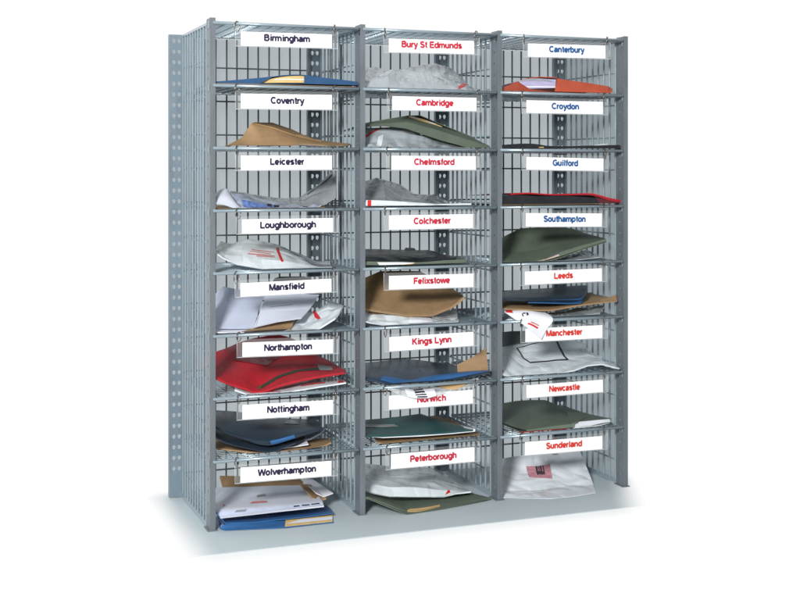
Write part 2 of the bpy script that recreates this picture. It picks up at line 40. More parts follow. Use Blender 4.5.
{"name":"mailing_bag","label":"crinkled dark grey plastic bag with rolled white edge and red end, above the Colchester card","cat":"mailing bag","z":0.6071,"parts":[{"n":"bag","m":"polydark","g":[[[0.3069,0.012,0.6088],[0.345,0.012,0.6076],[0.3878,0.012,0.6071],[0.4312,0.012,0.6063],[0.4663,0.012,0.6063],[0.495,0.012,0.6068]],[[0.3169,0.04,0.6208],[0.3554,0.04,0.6196],[0.3988,0.04,0.6176],[0.4426,0.04,0.6148],[0.4782,0.04,0.612],[0.5073,0.04,0.6092]],[[0.3382,0.1,0.6398],[0.3777,0.1,0.6458],[0.4222,0.1,0.6385],[0.4627,0.1,0.6224],[0.499,0.1,0.6229],[0.5312,0.1,0.61]],[[0.3595,0.16,0.6532],[0.4,0.16,0.6607],[0.4456,0.16,0.6448],[0.4917,0.16,0.6261],[0.529,0.16,0.6258],[0.5573,0.16,0.61]],[[0.3595,0.2,0.6472],[0.4,0.2,0.6547],[0.4456,0.2,0.6388],[0.4917,0.2,0.6201],[0.529,0.2,0.6198],[0.5573,0.2,0.604]]],"t":0.002,"k":"ss","wr":0.0003,"cr":1,"fac":0.0065},{"n":"rolled_edge","m":"polywhite","g":[[[0.3104,0.004,0.6086],[0.3633,0.004,0.6068],[0.4279,0.004,0.6057],[0.4849,0.004,0.6051],[0.5411,0.004,0.6049]],[[0.3109,0.002,0.6145],[0.3625,0.002,0.6132],[0.4271,0.002,0.6102],[0.4841,0.002,0.608],[0.5402,0.002,0.607]],[[0.3132,0.006,0.6216],[0.3641,0.006,0.6195],[0.4287,0.006,0.6149],[0.4858,0.006,0.6111],[0.5411,0.006,0.6094]]],"t":0.004,"k":"ss","wr":0.0004,"dec":[["red_end","redmark",[[0.025,0.045],[0.06,0.065],[0.055,0.965],[0.015,0.955]]]]}]},
{"name":"document_folder","label":"thin green card folder with white papers, under the black pouch above the Felixstowe card","cat":"folder","z":0.4886,"parts":[{"n":"cover","m":"green","g":[[[0.3048,0.006,0.4934],[0.3428,0.006,0.4916],[0.3855,0.006,0.4888],[0.4287,0.006,0.4872],[0.4814,0.006,0.4894],[0.5321,0.006,0.4921]],[[0.3059,0.009,0.5003],[0.3439,0.009,0.4985],[0.3867,0.009,0.4974],[0.43,0.009,0.495],[0.4827,0.009,0.4973],[0.5326,0.009,0.4984]],[[0.3738,0.2,0.489],[0.4149,0.2,0.4879],[0.4612,0.2,0.4876],[0.5081,0.2,0.4872],[0.5603,0.2,0.4876],[0.596,0.2,0.4883]]],"t":0.0016,"k":"sl","dec":[["papers","white",[[0.19,0.0],[0.48,0.05],[0.545,0.425],[0.17,0.38]]],["papers","manila",[[0.4,0.0],[0.49,0.03],[0.555,0.405],[0.46,0.225]]]]}]},
{"name":"plastic_pouch","label":"black plastic pouch lying on a green folder behind the Colchester card","cat":"pouch","z":0.4886,"parts":[{"n":"pouch","m":"black","g":[[[0.3076,0.014,0.5023],[0.3458,0.014,0.4993],[0.3886,0.014,0.497],[0.432,0.014,0.4966],[0.476,0.014,0.4995],[0.5115,0.014,0.5019]],[[0.3204,0.05,0.5076],[0.3591,0.05,0.5067],[0.4027,0.05,0.5048],[0.4467,0.05,0.5037],[0.4914,0.05,0.5017],[0.5252,0.05,0.5009]],[[0.3489,0.13,0.5101],[0.3889,0.13,0.5092],[0.4339,0.13,0.5073],[0.4795,0.13,0.5049],[0.5163,0.13,0.5019],[0.5536,0.13,0.4967]],[[0.3738,0.2,0.5121],[0.4149,0.2,0.5103],[0.4705,0.2,0.5077],[0.5081,0.2,0.5064],[0.5341,0.2,0.5049],[0.5699,0.2,0.4927]]],"t":0.003,"k":"ss","wr":0.0016,"pil":0.004},{"n":"clip","m":"darkgrey","g":[[[0.4666,0.19,0.508],[0.4946,0.19,0.5065]],[[0.4743,0.2,0.5124],[0.4949,0.2,0.5111]]],"t":0.004,"k":"ll"}]},
{"name":"kraft_envelope","label":"large smooth brown kraft envelope propped behind the Felixstowe card","cat":"envelope","z":0.3701,"parts":[{"n":"envelope","m":"kraft","g":[[[0.3133,0.03,0.4052],[0.3689,0.03,0.3949],[0.4123,0.03,0.387],[0.465,0.03,0.386],[0.5096,0.03,0.4014],[0.5358,0.03,0.4193]],[[0.3311,0.08,0.4279],[0.3835,0.08,0.4219],[0.4277,0.08,0.4161],[0.4815,0.08,0.4099],[0.5224,0.08,0.4147],[0.5555,0.08,0.4172]],[[0.3524,0.14,0.4529],[0.3926,0.14,0.4681],[0.4378,0.14,0.4676],[0.4835,0.14,0.4654],[0.5206,0.14,0.4463],[0.558,0.14,0.4262]]],"t":0.005,"k":"ls","wr":0.0005}]},
{"name":"mailing_bag","label":"clear and white plastic mailing bag with a purple edge, above the Kings Lynn card","cat":"mailing bag","z":0.3701,"parts":[{"n":"bag","m":"polywhite","g":[[[0.3041,0.004,0.3845],[0.3209,0.004,0.379],[0.359,0.004,0.3701],[0.4019,0.004,0.3674],[0.4541,0.004,0.3658],[0.5124,0.004,0.3636]],[[0.3098,0.02,0.3904],[0.3267,0.02,0.3837],[0.3651,0.02,0.38],[0.4083,0.02,0.3782],[0.4608,0.02,0.3726],[0.5209,0.02,0.3638]],[[0.3204,0.05,0.4028],[0.3505,0.05,0.3955],[0.3852,0.05,0.39],[0.4224,0.05,0.3873],[0.469,0.05,0.3783],[0.532,0.05,0.3627]],[[0.3347,0.09,0.4084],[0.374,0.09,0.4031],[0.4094,0.09,0.3935],[0.4384,0.09,0.384],[0.4857,0.09,0.3761],[0.514,0.04,0.3713]]],"t":0.002,"k":"ss","wr":0.0007,"pil":0.004,"fac":0.0026,"dec":[["purple_edge","purple",[[0.765,0.645],[1.0,0.615],[1.0,0.66],[0.765,0.77]]],["white_panel","white",[[0.61,0.04],[0.815,0.06],[0.8,0.615],[0.605,0.61]]],["brown_contents","brownpaper",[[0.165,0.47],[0.365,0.6],[0.225,0.835],[0.025,0.805]]]]},{"n":"clear_end","m":"clearfilm","g":[[[0.465,0.03,0.3803],[0.4917,0.03,0.3734],[0.5222,0.03,0.3659]],[[0.4994,0.09,0.3823],[0.5222,0.09,0.3864],[0.548,0.09,0.3895]]],"t":0.001,"k":"ss","wr":0.001}]},
{"name":"kraft_envelope","label":"brown kraft envelope corner standing up behind the navy folder near the Kings Lynn card","cat":"envelope","z":0.2516,"parts":[{"n":"envelope","m":"kraft","g":[[[0.5253,0.035,0.2557],[0.5571,0.035,0.2588],[0.5946,0.035,0.2624]],[[0.5298,0.05,0.2764],[0.5663,0.05,0.291],[0.596,0.05,0.3084]]],"t":0.003,"k":"ll"}]},
{"name":"clear_bag","label":"clear plastic bag with a barcode, hanging over the Norwich card","cat":"plastic bag","z":0.2516,"parts":[{"n":"bag","m":"clearfilm","g":[[[0.356,-0.004,0.2449],[0.3781,-0.013,0.2343],[0.408,-0.013,0.2255],[0.4383,-0.013,0.2235],[0.4644,-0.013,0.229],[0.5035,-0.004,0.2338],[0.5545,0.0,0.2389]],[[0.3546,-0.002,0.2499],[0.38,-0.008,0.2433],[0.4101,-0.008,0.2365],[0.4404,-0.008,0.2354],[0.4665,-0.008,0.2369],[0.5044,-0.002,0.2404],[0.5564,0.004,0.2455]],[[0.3589,0.015,0.2528],[0.389,0.015,0.2477],[0.4193,0.015,0.2434],[0.4499,0.015,0.2431],[0.4764,0.015,0.2447],[0.512,0.015,0.2482],[0.5624,0.015,0.2533]],[[0.391,0.1,0.2455],[0.4222,0.1,0.2428],[0.4536,0.1,0.2408],[0.4853,0.1,0.2405],[0.5128,0.1,0.2422],[0.5496,0.1,0.2442],[0.5916,0.1,0.246]]],"t":0.0012,"k":"ss","wr":0.0007,"free":1,"fac":0.0014,"dec":[["barcode_label","white",[[0.255,0.0],[0.615,0.005],[0.585,0.5],[0.21,0.5]]],["barcode","ink",[[0.375,0.04],[0.5,0.04],[0.49,0.12],[0.365,0.11]]],["barcode","ink",[[0.355,0.16],[0.485,0.18],[0.475,0.245],[0.35,0.225]]],["barcode","ink",[[0.345,0.27],[0.465,0.3],[0.45,0.405],[0.335,0.38]]],["barcode","ink",[[0.33,0.415],[0.445,0.465],[0.435,0.535],[0.32,0.5]]],["brown_contents","tan",[[0.825,0.065],[0.935,0.42],[0.815,0.575],[0.63,0.585]]]]}]},
{"name":"plastic_folder","label":"navy blue plastic folder with bright blue front edge, behind the Kings Lynn card","cat":"folder","z":0.2516,"parts":[{"n":"folder","m":"navyblue","g":[[[0.3055,0.008,0.2684],[0.335,0.008,0.2618],[0.3669,0.0022,0.2528],[0.407,0.008,0.2425],[0.4483,0.0006,0.2528],[0.5,0.008,0.2549],[0.5582,0.008,0.2612],[0.5818,0.008,0.2639]],[[0.3133,0.03,0.2709],[0.3431,0.03,0.2659],[0.3775,0.03,0.2614],[0.4149,0.03,0.255],[0.4606,0.03,0.2604],[0.5096,0.03,0.2632],[0.5685,0.03,0.2647],[0.596,0.03,0.2637]],[[0.3453,0.12,0.2684],[0.3763,0.12,0.2683],[0.412,0.12,0.2662],[0.4508,0.12,0.2631],[0.4937,0.12,0.2615],[0.5399,0.12,0.2588],[0.5867,0.12,0.2561],[0.596,0.1167,0.2528]],[[0.3773,0.21,0.2661],[0.4094,0.21,0.2669],[0.4465,0.21,0.2683],[0.4792,0.21,0.2686],[0.5169,0.21,0.2635],[0.555,0.21,0.2561],[0.5823,0.1736,0.2528],[0.596,0.1312,0.2528]]],"t":0.003,"k":"ss","wr":0.001,"dec":[["front_band","blue",[[0.18,0.11],[0.43,0.035],[0.43,0.32],[0.205,0.385]]],["front_band","blue",[[0.43,0.035],[0.715,0.03],[0.715,0.315],[0.43,0.32]]],["front_band","blue",[[0.715,0.03],[0.965,0.09],[0.98,0.35],[0.715,0.315]]]]}]},
{"name":"kraft_envelope","label":"brown kraft envelope under the white papers, above the Peterborough card","cat":"envelope","z":0.1331,"parts":[{"n":"envelope","m":"kraft","g":[[[0.3408,0.012,0.1388],[0.3547,0.0094,0.1343],[0.4312,0.012,0.1308],[0.5017,0.012,0.1301],[0.5664,0.012,0.1299]],[[0.3533,0.0695,0.1343],[0.3729,0.0578,0.1343],[0.4436,0.0424,0.1343],[0.5139,0.0397,0.1343],[0.5705,0.0344,0.1343]],[[0.3533,0.2,0.1343],[0.3729,0.2,0.1343],[0.4436,0.2,0.1343],[0.5139,0.2,0.1343],[0.5705,0.2,0.1343]]],"t":0.003,"k":"ll"},{"n":"envelope_flap","m":"kraft","g":[[[0.5128,0.1,0.141],[0.5404,0.1,0.1381],[0.5643,0.071,0.1343]],[[0.5306,0.22,0.1387],[0.5545,0.22,0.137],[0.5728,0.1522,0.1343]]],"t":0.002,"k":"ll"}]},
{"name":"letters_bundle","label":"thin stack of white papers between teal folder and kraft envelope above the Peterborough card","cat":"letters","z":0.1331,"parts":[{"n":"papers","m":"white","g":[[[0.3273,0.01,0.1507],[0.3507,0.01,0.1464],[0.4304,0.01,0.1434],[0.5008,0.01,0.1428],[0.5528,0.01,0.1437]],[[0.328,0.012,0.1514],[0.3514,0.012,0.15],[0.4312,0.012,0.1466],[0.5017,0.012,0.1464],[0.5538,0.012,0.149]],[[0.328,0.08,0.1454],[0.3514,0.08,0.144],[0.4312,0.08,0.1406],[0.5017,0.08,0.1404],[0.5538,0.08,0.143]]],"t":0.001,"k":"ll"}]},
{"name":"document_folder","label":"dark teal card folder with a pale band, behind the Norwich card","cat":"folder","z":0.1331,"parts":[{"n":"folder","m":"teal","g":[[[0.3059,0.009,0.1553],[0.3503,0.009,0.1518],[0.4039,0.009,0.1501],[0.4827,0.009,0.1481],[0.5474,0.009,0.1489]],[[0.3204,0.05,0.1561],[0.3656,0.05,0.1527],[0.4202,0.05,0.151],[0.4914,0.05,0.1505],[0.5548,0.05,0.1441]],[[0.3489,0.13,0.16],[0.3889,0.13,0.16],[0.4339,0.13,0.1614],[0.4804,0.13,0.164],[0.5256,0.13,0.1471]]],"t":0.003,"k":"ll","wr":0.0005,"dec":[["pale_band","greytag",[[0.0,0.63],[0.42,0.61],[0.385,0.715],[0.0,0.765]]]]}]},
{"name":"document_folder","label":"green card folder with yellow papers, under the plastic bag below the Peterborough card","cat":"folder","z":0.0,"parts":[{"n":"back_cover","m":"green","g":[[[0.3083,0.004,0.0347],[0.3857,-0.0314,0.0012],[0.4601,-0.0232,0.0012],[0.5863,0.004,0.0048]],[[0.3712,0.1929,0.0012],[0.4469,0.1634,0.0012],[0.5107,0.1385,0.0012],[0.5563,0.0941,0.0012]]],"t":0.0012,"k":"ll"},{"n":"front_cover","m":"green","g":[[[0.3082,0.006,0.0366],[0.3939,-0.0161,0.0012],[0.4319,-0.0075,0.0012],[0.4725,0.006,0.0015],[0.5854,0.006,0.006]],[[0.3735,0.1993,0.0012],[0.4282,0.1743,0.0012],[0.4681,0.1587,0.0012],[0.508,0.1432,0.0012],[0.5596,0.1016,0.0012]]],"t":0.0016,"k":"ll"},{"n":"papers","m":"manila","g":[[[0.3902,-0.0147,0.0012],[0.4172,-0.0221,0.0012],[0.4682,-0.0041,0.0012]],[[0.4022,-0.0006,0.0012],[0.4347,-0.0006,0.0012],[0.4729,0.0069,0.0012]]],"t":0.0025,"k":"ss","dec":[["paper_edge","tan",[[0.055,0.155],[1.0,0.0],[0.99,0.42],[0.075,0.605]]]]}]},
{"name":"mailing_bag","label":"puffy pale plastic mailing bag with a red spot, under the Peterborough card","cat":"mailing bag","z":0.0,"parts":[{"n":"bag","m":"polywhite","g":[[[0.3151,0.035,0.0401],[0.345,0.035,0.03],[0.3751,0.035,0.0215],[0.4318,0.035,0.0153],[0.4939,0.035,0.0102],[0.5186,0.035,0.0144],[0.5548,0.035,0.0151]],[[0.3204,0.05,0.048],[0.3505,0.05,0.0404],[0.3787,0.05,0.0329],[0.4335,0.05,0.0295],[0.5004,0.05,0.0158],[0.5252,0.05,0.016],[0.5617,0.05,0.0117]],[[0.3347,0.09,0.0517],[0.3652,0.09,0.0436],[0.3917,0.09,0.0395],[0.4406,0.09,0.0284],[0.4948,0.09,0.0268],[0.536,0.09,0.0146],[0.5753,0.09,0.0034]],[[0.356,0.15,0.0528],[0.3873,0.15,0.0479],[0.4189,0.15,0.0367],[0.4784,0.15,0.0305],[0.5248,0.15,0.0294],[0.56,0.15,0.009],[0.5778,0.1213,0.0012]],[[0.3738,0.2,0.0507],[0.4057,0.2,0.0454],[0.4426,0.2,0.0383],[0.4846,0.2,0.0334],[0.5317,0.2,0.0284],[0.5651,0.2,0.0167],[0.5803,0.1477,0.0012]]],"t":0.003,"k":"ll","wr":0.0003,"cr":1,"fac":0.0042,"dec":[["red_spot","redmark",[[0.68,0.03],[0.765,0.12],[0.745,0.255],[0.72,0.25]]]]}]},
{"name":"document_folder","label":"orange card folder with white papers inside, behind the Canterbury card","cat":"folder","z":0.8441,"parts":[{"n":"front_cover","m":"orange","g":[[[0.7364,0.01,0.8404],[0.7689,0.01,0.8403],[0.8172,0.01,0.8413],[0.8622,0.01,0.844]],[[0.7414,0.014,0.8559],[0.7759,0.014,0.8534],[0.8243,0.014,0.8511],[0.8685,0.014,0.8487]],[[0.753,0.03,0.8759],[0.7848,0.03,0.8725],[0.8336,0.03,0.8678],[0.8806,0.03,0.8621]],[[0.753,0.2,0.8639],[0.7848,0.2,0.8605],[0.8336,0.2,0.8558],[0.8806,0.2,0.8501]]],"t":0.0016,"k":"ll"},{"n":"spine","m":"orange","g":[[[0.8624,0.012,0.8442],[0.8772,0.012,0.8505]],[[0.8811,0.035,0.8633],[0.893,0.035,0.8566]]],"t":0.002,"k":"ll"},{"n":"top_cover","m":"orange","g":[[[0.6569,0.022,0.8669],[0.685,0.022,0.8752],[0.7086,0.022,0.878],[0.7486,0.022,0.8778]],[[0.6569,0.2,0.8569],[0.685,0.2,0.8652],[0.7086,0.2,0.868],[0.7486,0.2,0.8678]]],"t":0.0016,"k":"ll"},{"n":"left_flap","m":"orangedark","g":[[[0.6106,0.008,0.8424],[0.6452,0.008,0.8407],[0.6825,0.008,0.8399],[0.7391,0.008,0.8395]],[[0.6135,0.014,0.8511],[0.6529,0.014,0.8654],[0.6809,0.014,0.8507],[0.7423,0.014,0.845]]],"t":0.0014,"k":"ll"},{"n":"papers","m":"lilacpaper","g":[[[0.6736,0.018,0.8512],[0.7065,0.018,0.8528],[0.7426,0.018,0.8545]],[[0.6568,0.02,0.8676],[0.6934,0.02,0.8736],[0.7456,0.02,0.8725]],[[0.6568,0.18,0.8576],[0.6934,0.18,0.8636],[0.7456,0.18,0.8625]]],"t":0.001,"k":"sl","dec":[["paper_edge","greyline",[[0.655,0.78],[0.995,0.14],[0.99,0.18],[0.59,0.745]]],["paper_edge","greyline",[[0.505,0.705],[0.985,0.31],[0.985,0.345],[0.02,0.435]]],["paper_edge","white",[[0.005,0.075],[1.0,0.025],[0.995,0.085],[0.02,0.145]]]]}]},
{"name":"plastic_pouch","label":"thin wavy black pouch with clear scraps on it, behind the Croydon card","cat":"pouch","z":0.7256,"parts":[{"n":"pouch","m":"black","g":[[[0.6129,0.008,0.7249],[0.6638,0.008,0.7244],[0.7249,0.008,0.7206],[0.7725,0.008,0.7213],[0.8209,0.008,0.7228],[0.8649,0.008,0.7239],[0.896,0.008,0.7246]],[[0.6139,0.01,0.7332],[0.6648,0.01,0.7365],[0.6976,0.01,0.7351],[0.7259,0.01,0.7316],[0.7737,0.01,0.7315],[0.822,0.01,0.7331],[0.896,0.01,0.735]],[[0.6139,0.2,0.7302],[0.6648,0.2,0.7335],[0.6976,0.2,0.7321],[0.7259,0.2,0.7286],[0.7737,0.2,0.7285],[0.822,0.2,0.7301],[0.896,0.2,0.732]]],"t":0.001,"k":"sl","wr":0.0006},{"n":"clear_scrap","m":"clearfilm","g":[[[0.8281,0.012,0.7289],[0.8476,0.012,0.7299],[0.8673,0.012,0.73]],[[0.8328,0.016,0.7341],[0.85,0.016,0.7368],[0.8697,0.016,0.7387]]],"t":0.0015,"k":"ss","wr":0.001},{"n":"paper_scrap","m":"tan","g":[[[0.6955,0.006,0.7271],[0.7105,0.006,0.7263]],[[0.7012,0.008,0.7297],[0.7097,0.008,0.7297]]],"t":0.0015,"k":"ss"}]},
{"name":"kraft_envelope","label":"flat brown kraft envelope under the black folder above the Southampton card","cat":"envelope","z":0.6071,"parts":[{"n":"envelope","m":"kraft","g":[[[0.6119,0.006,0.6066],[0.7002,0.006,0.604],[0.7714,0.006,0.6032],[0.849,0.006,0.6041]],[[0.6119,0.2,0.6086],[0.7002,0.2,0.606],[0.7714,0.2,0.6052],[0.849,0.2,0.6061]]],"t":0.002,"k":"ss"}]},
{"name":"document_folder","label":"black folder with a bright red cover edge, behind the Guilford card","cat":"folder","z":0.6071,"parts":[{"n":"front_cover","m":"black","g":[[[0.6129,0.008,0.6098],[0.6545,0.008,0.6086],[0.7249,0.008,0.6079],[0.7966,0.008,0.608],[0.8453,0.008,0.6092]],[[0.6139,0.01,0.628],[0.6555,0.01,0.6285],[0.7023,0.01,0.6265],[0.7689,0.01,0.626],[0.8367,0.01,0.6212]],[[0.6237,0.03,0.6292],[0.6656,0.03,0.6306],[0.7128,0.03,0.6286],[0.78,0.03,0.6273],[0.8434,0.03,0.6251]],[[0.6237,0.2,0.6252],[0.6656,0.2,0.6266],[0.7128,0.2,0.6246],[0.78,0.2,0.6233],[0.8434,0.2,0.6211]]],"t":0.001,"k":"sl","wr":0.0005},{"n":"red_cover","m":"red","g":[[[0.6333,0.012,0.6295],[0.6752,0.012,0.6308],[0.727,0.012,0.628],[0.7748,0.012,0.6276],[0.8281,0.012,0.6272],[0.8723,0.012,0.6157],[0.916,0.012,0.6084]],[[0.6366,0.014,0.6319],[0.6762,0.014,0.6337],[0.7281,0.014,0.6305],[0.7759,0.014,0.6305],[0.8292,0.014,0.631],[0.8735,0.014,0.6209],[0.916,0.014,0.6136]],[[0.6366,0.16,0.6279],[0.6762,0.16,0.6297],[0.7281,0.16,0.6265],[0.7759,0.16,0.6265],[0.8292,0.16,0.627],[0.8735,0.16,0.6169],[0.916,0.16,0.6096]]],"t":0.001,"k":"sl"},{"n":"side_pocket","m":"darkred","g":[[[0.8391,0.01,0.6092],[0.8661,0.01,0.609],[0.8909,0.01,0.6096]],[[0.8378,0.012,0.6212],[0.8575,0.012,0.6184],[0.8921,0.012,0.6121]]],"t":0.001,"k":"sl"}]},
{"name":"mailing_bag","label":"pale grey plastic mailer under the green folder above the Leeds card","cat":"mailing bag","z":0.4886,"parts":[{"n":"bag","m":"polygrey","g":[[[0.7175,0.012,0.4884],[0.7413,0.012,0.4869],[0.7652,0.012,0.4884],[0.8476,0.012,0.4952]],[[0.7576,0.06,0.4896],[0.7868,0.06,0.4953],[0.8163,0.06,0.4989],[0.8709,0.06,0.4967]],[[0.8099,0.12,0.4909],[0.845,0.12,0.4967],[0.878,0.12,0.5035],[0.896,0.12,0.4948]]],"t":0.002,"k":"ss","wr":0.0007,"fac":0.0024}]},
{"name":"document_folder","label":"large green card folder tilted with papers in its edge, behind the Southampton card","cat":"folder","z":0.4886,"parts":[{"n":"front_cover","m":"green","g":[[[0.6074,0.006,0.4925],[0.6721,0.006,0.4875],[0.7143,0.006,0.4964],[0.7475,0.006,0.5082],[0.7955,0.006,0.5198],[0.8588,0.006,0.5334]],[[0.6385,0.07,0.5048],[0.6954,0.07,0.5055],[0.7435,0.07,0.513],[0.7776,0.07,0.5218],[0.8269,0.07,0.5294],[0.8944,0.07,0.5307]],[[0.6774,0.15,0.5309],[0.7263,0.15,0.5521],[0.776,0.15,0.5539],[0.8161,0.15,0.5532],[0.8568,0.15,0.5498],[0.896,0.15,0.5372]]],"t":0.0016,"k":"ll"},{"n":"back_cover","m":"green","g":[[[0.6692,0.004,0.4869],[0.7133,0.004,0.4899],[0.7464,0.004,0.4966],[0.7944,0.004,0.5114],[0.8586,0.004,0.5279]],[[0.7362,0.15,0.5174],[0.786,0.15,0.5208],[0.8212,0.15,0.5245],[0.8721,0.15,0.528],[0.896,0.15,0.5287]]],"t":0.0016,"k":"ll"},{"n":"front_fold","m":"green","g":[[[0.744,0.003,0.4984],[0.7938,0.003,0.5124],[0.857,0.003,0.5289]],[[0.746,0.005,0.5066],[0.7949,0.005,0.5199],[0.8592,0.005,0.5338]]],"t":0.001,"k":"ll"},{"n":"papers","m":"lilacpaper","g":[[[0.6767,0.006,0.4878],[0.7096,0.006,0.4915],[0.7466,0.006,0.4998]],[[0.6779,0.01,0.4891],[0.7165,0.01,0.4961],[0.7488,0.01,0.5054]],[[0.6779,0.1,0.4931],[0.7165,0.1,0.5001],[0.7488,0.1,0.5094]]],"t":0.001,"k":"ll","dec":[["paper_edge","manila",[[0.215,0.0],[0.985,0.025],[0.985,0.205],[0.28,0.1]]]]}]},
{"name":"grey_mailer","label":"creased grey paper mailer at the bottom of the pile above the Manchester card","cat":"mailer","z":0.3701,"parts":[{"n":"mailer","m":"polygrey","g":[[[0.7281,0.014,0.3665],[0.7663,0.014,0.3691],[0.8097,0.014,0.3723],[0.8488,0.014,0.3758]],[[0.7479,0.06,0.3734],[0.7917,0.06,0.3759],[0.841,0.06,0.3808],[0.8884,0.06,0.3859]],[[0.796,0.15,0.3734],[0.8415,0.15,0.376],[0.8926,0.15,0.3762],[0.896,0.15,0.3792]]],"t":0.004,"k":"ss","wr":0.0007,"fac":0.0024}]},
{"name":"kraft_envelope","label":"brown kraft envelope with split right end, under the navy folder above the Manchester card","cat":"envelope","z":0.3701,"parts":[{"n":"envelope","m":"kraft","g":[[[0.6126,0.012,0.395],[0.6705,0.012,0.3901],[0.727,0.012,0.387],[0.7748,0.012,0.3918],[0.8281,0.012,0.3966],[0.8901,0.012,0.4002]],[[0.6311,0.05,0.3966],[0.69,0.05,0.393],[0.7474,0.05,0.3908],[0.7959,0.05,0.3966],[0.8501,0.05,0.3997],[0.896,0.05,0.4026]],[[0.6701,0.13,0.3979],[0.7309,0.13,0.3956],[0.7903,0.13,0.3951],[0.8405,0.13,0.3981],[0.8914,0.13,0.4066],[0.896,0.13,0.4022]]],"t":0.003,"k":"ss","wr":0.0008},{"n":"torn_end","m":"kraft","g":[[[0.85,0.016,0.397],[0.8697,0.016,0.3988],[0.8925,0.016,0.4014]],[[0.8582,0.03,0.4022],[0.883,0.03,0.4065],[0.896,0.03,0.411]]],"t":0.003,"k":"ss","wr":0.001}]},
{"name":"plastic_folder","label":"navy plastic folder with a blue lip on a kraft envelope, behind the Leeds card","cat":"folder","z":0.3701,"parts":[{"n":"front_cover","m":"navy","g":[[[0.6165,0.02,0.4115],[0.6746,0.02,0.408],[0.7265,0.02,0.4056],[0.7763,0.02,0.4037],[0.8034,0.02,0.4035],[0.8132,0.02,0.4109]],[[0.6311,0.05,0.4139],[0.69,0.05,0.4134],[0.7426,0.05,0.4124],[0.7862,0.05,0.4125],[0.8205,0.05,0.4121],[0.8353,0.05,0.4168]],[[0.6798,0.15,0.4141],[0.7412,0.15,0.4172],[0.796,0.15,0.418],[0.8415,0.15,0.42],[0.8772,0.15,0.421],[0.896,0.15,0.4208]]],"t":0.0016,"k":"ss","wr":0.0006,"dec":[["blue_lip","blue",[[0.38,0.04],[0.6,0.015],[0.935,0.01],[0.965,0.17]]]]},{"n":"back_cover","m":"blue","g":[[[0.6762,0.014,0.4039],[0.7233,0.014,0.4013],[0.7711,0.014,0.3981],[0.8025,0.014,0.3978]],[[0.6947,0.05,0.4039],[0.7426,0.05,0.4029],[0.8008,0.05,0.4016],[0.8328,0.05,0.4082]],[[0.6947,0.12,0.4059],[0.7426,0.12,0.4049],[0.8008,0.12,0.4036],[0.8328,0.12,0.4102]]],"t":0.0014,"k":"ss"}]},
{"name":"envelope","label":"white envelope with red corner and red print, hanging over the shelf onto the Manchester card","cat":"envelope","z":0.3701,"parts":[{"n":"envelope","m":"white","g":[[[0.6543,-0.006,0.362],[0.6721,-0.012,0.347],[0.6925,-0.014,0.3292]],[[0.6353,0.002,0.3744],[0.6716,-0.004,0.3693],[0.7081,-0.01,0.3496]],[[0.6194,0.01,0.3879],[0.6741,0.01,0.3864],[0.725,-0.004,0.3712]],[[0.6475,0.05,0.3846],[0.6805,0.05,0.3892],[0.7114,0.05,0.3888]]],"t":0.0012,"k":"ss","free":1,"dec":[["red_corner","redmark",[[0.005,0.6],[0.15,0.55],[0.17,0.725],[0.05,0.765]]],["ink_mark","ink",[[0.32,0.495],[0.32,0.405],[0.35,0.435],[0.35,0.525]]],["ink_mark","ink",[[0.345,0.51],[0.42,0.53],[0.42,0.57],[0.355,0.55]]],["ink_mark","ink",[[0.435,0.46],[0.49,0.505],[0.475,0.59],[0.435,0.56]]],["red_print","redmark",[[0.35,0.16],[0.735,0.175],[0.755,0.23],[0.42,0.22]]],["red_print","redtext",[[0.495,0.255],[0.755,0.275],[0.765,0.305],[0.53,0.295]]]]}]},
{"name":"plastic_pouch","label":"dark grey folder standing behind the pale mailer with a black outline","cat":"folder","z":0.2516,"parts":[{"n":"folder","m":"midgrey","g":[[[0.6676,0.13,0.2978],[0.6967,0.13,0.3007],[0.7358,0.13,0.3031]],[[0.6822,0.16,0.3231],[0.7067,0.16,0.3246],[0.7513,0.16,0.3234]]],"t":0.004,"k":"ll"}]},
{"name":"mailing_bag","label":"pale blue-white plastic mailer with a black outlined box, behind the Manchester card","cat":"mailing bag","z":0.2516,"parts":[{"n":"bag","m":"polywhite","g":[[[0.6074,0.006,0.2602],[0.6349,0.006,0.2528],[0.6628,0.006,0.2503],[0.6955,0.006,0.2533],[0.738,0.006,0.2533],[0.781,0.006,0.2575],[0.8149,0.006,0.2662],[0.849,0.006,0.2672],[0.8934,0.006,0.2544]],[[0.619,0.03,0.2655],[0.6469,0.03,0.2618],[0.675,0.03,0.2601],[0.7081,0.03,0.2624],[0.751,0.03,0.2621],[0.7945,0.03,0.2617],[0.8287,0.03,0.2675],[0.8632,0.03,0.2673],[0.896,0.03,0.2573]],[[0.6433,0.08,0.2801],[0.6718,0.08,0.2819],[0.7005,0.08,0.2778],[0.7343,0.08,0.2768],[0.7782,0.08,0.277],[0.8176,0.08,0.2758],[0.8575,0.08,0.2745],[0.8927,0.08,0.2682],[0.896,0.0775,0.2528]],[[0.6822,0.16,0.3011],[0.7117,0.16,0.3084],[0.7413,0.16,0.3114],[0.7762,0.16,0.3115],[0.8216,0.16,0.3062],[0.8623,0.16,0.2974],[0.896,0.16,0.2886],[0.896,0.16,0.2729],[0.896,0.16,0.2599]]],"t":0.003,"k":"ss","wr":0.0007,"fac":0.0015,"dec":[["outline_box","ink",[[0.165,0.815],[0.18,0.81],[0.505,0.93],[0.5,0.945]]],["outline_box","ink",[[0.165,0.815],[0.18,0.82],[0.315,0.51],[0.305,0.5]]],["outline_box","ink",[[0.305,0.5],[0.31,0.535],[0.595,0.57],[0.59,0.535]]],["outline_box","ink",[[0.585,0.53],[0.595,0.555],[0.51,0.945],[0.5,0.93]]],["red_dot","redmark",[[0.005,0.15],[0.035,0.145],[0.03,0.24],[0.005,0.215]]]]}]},
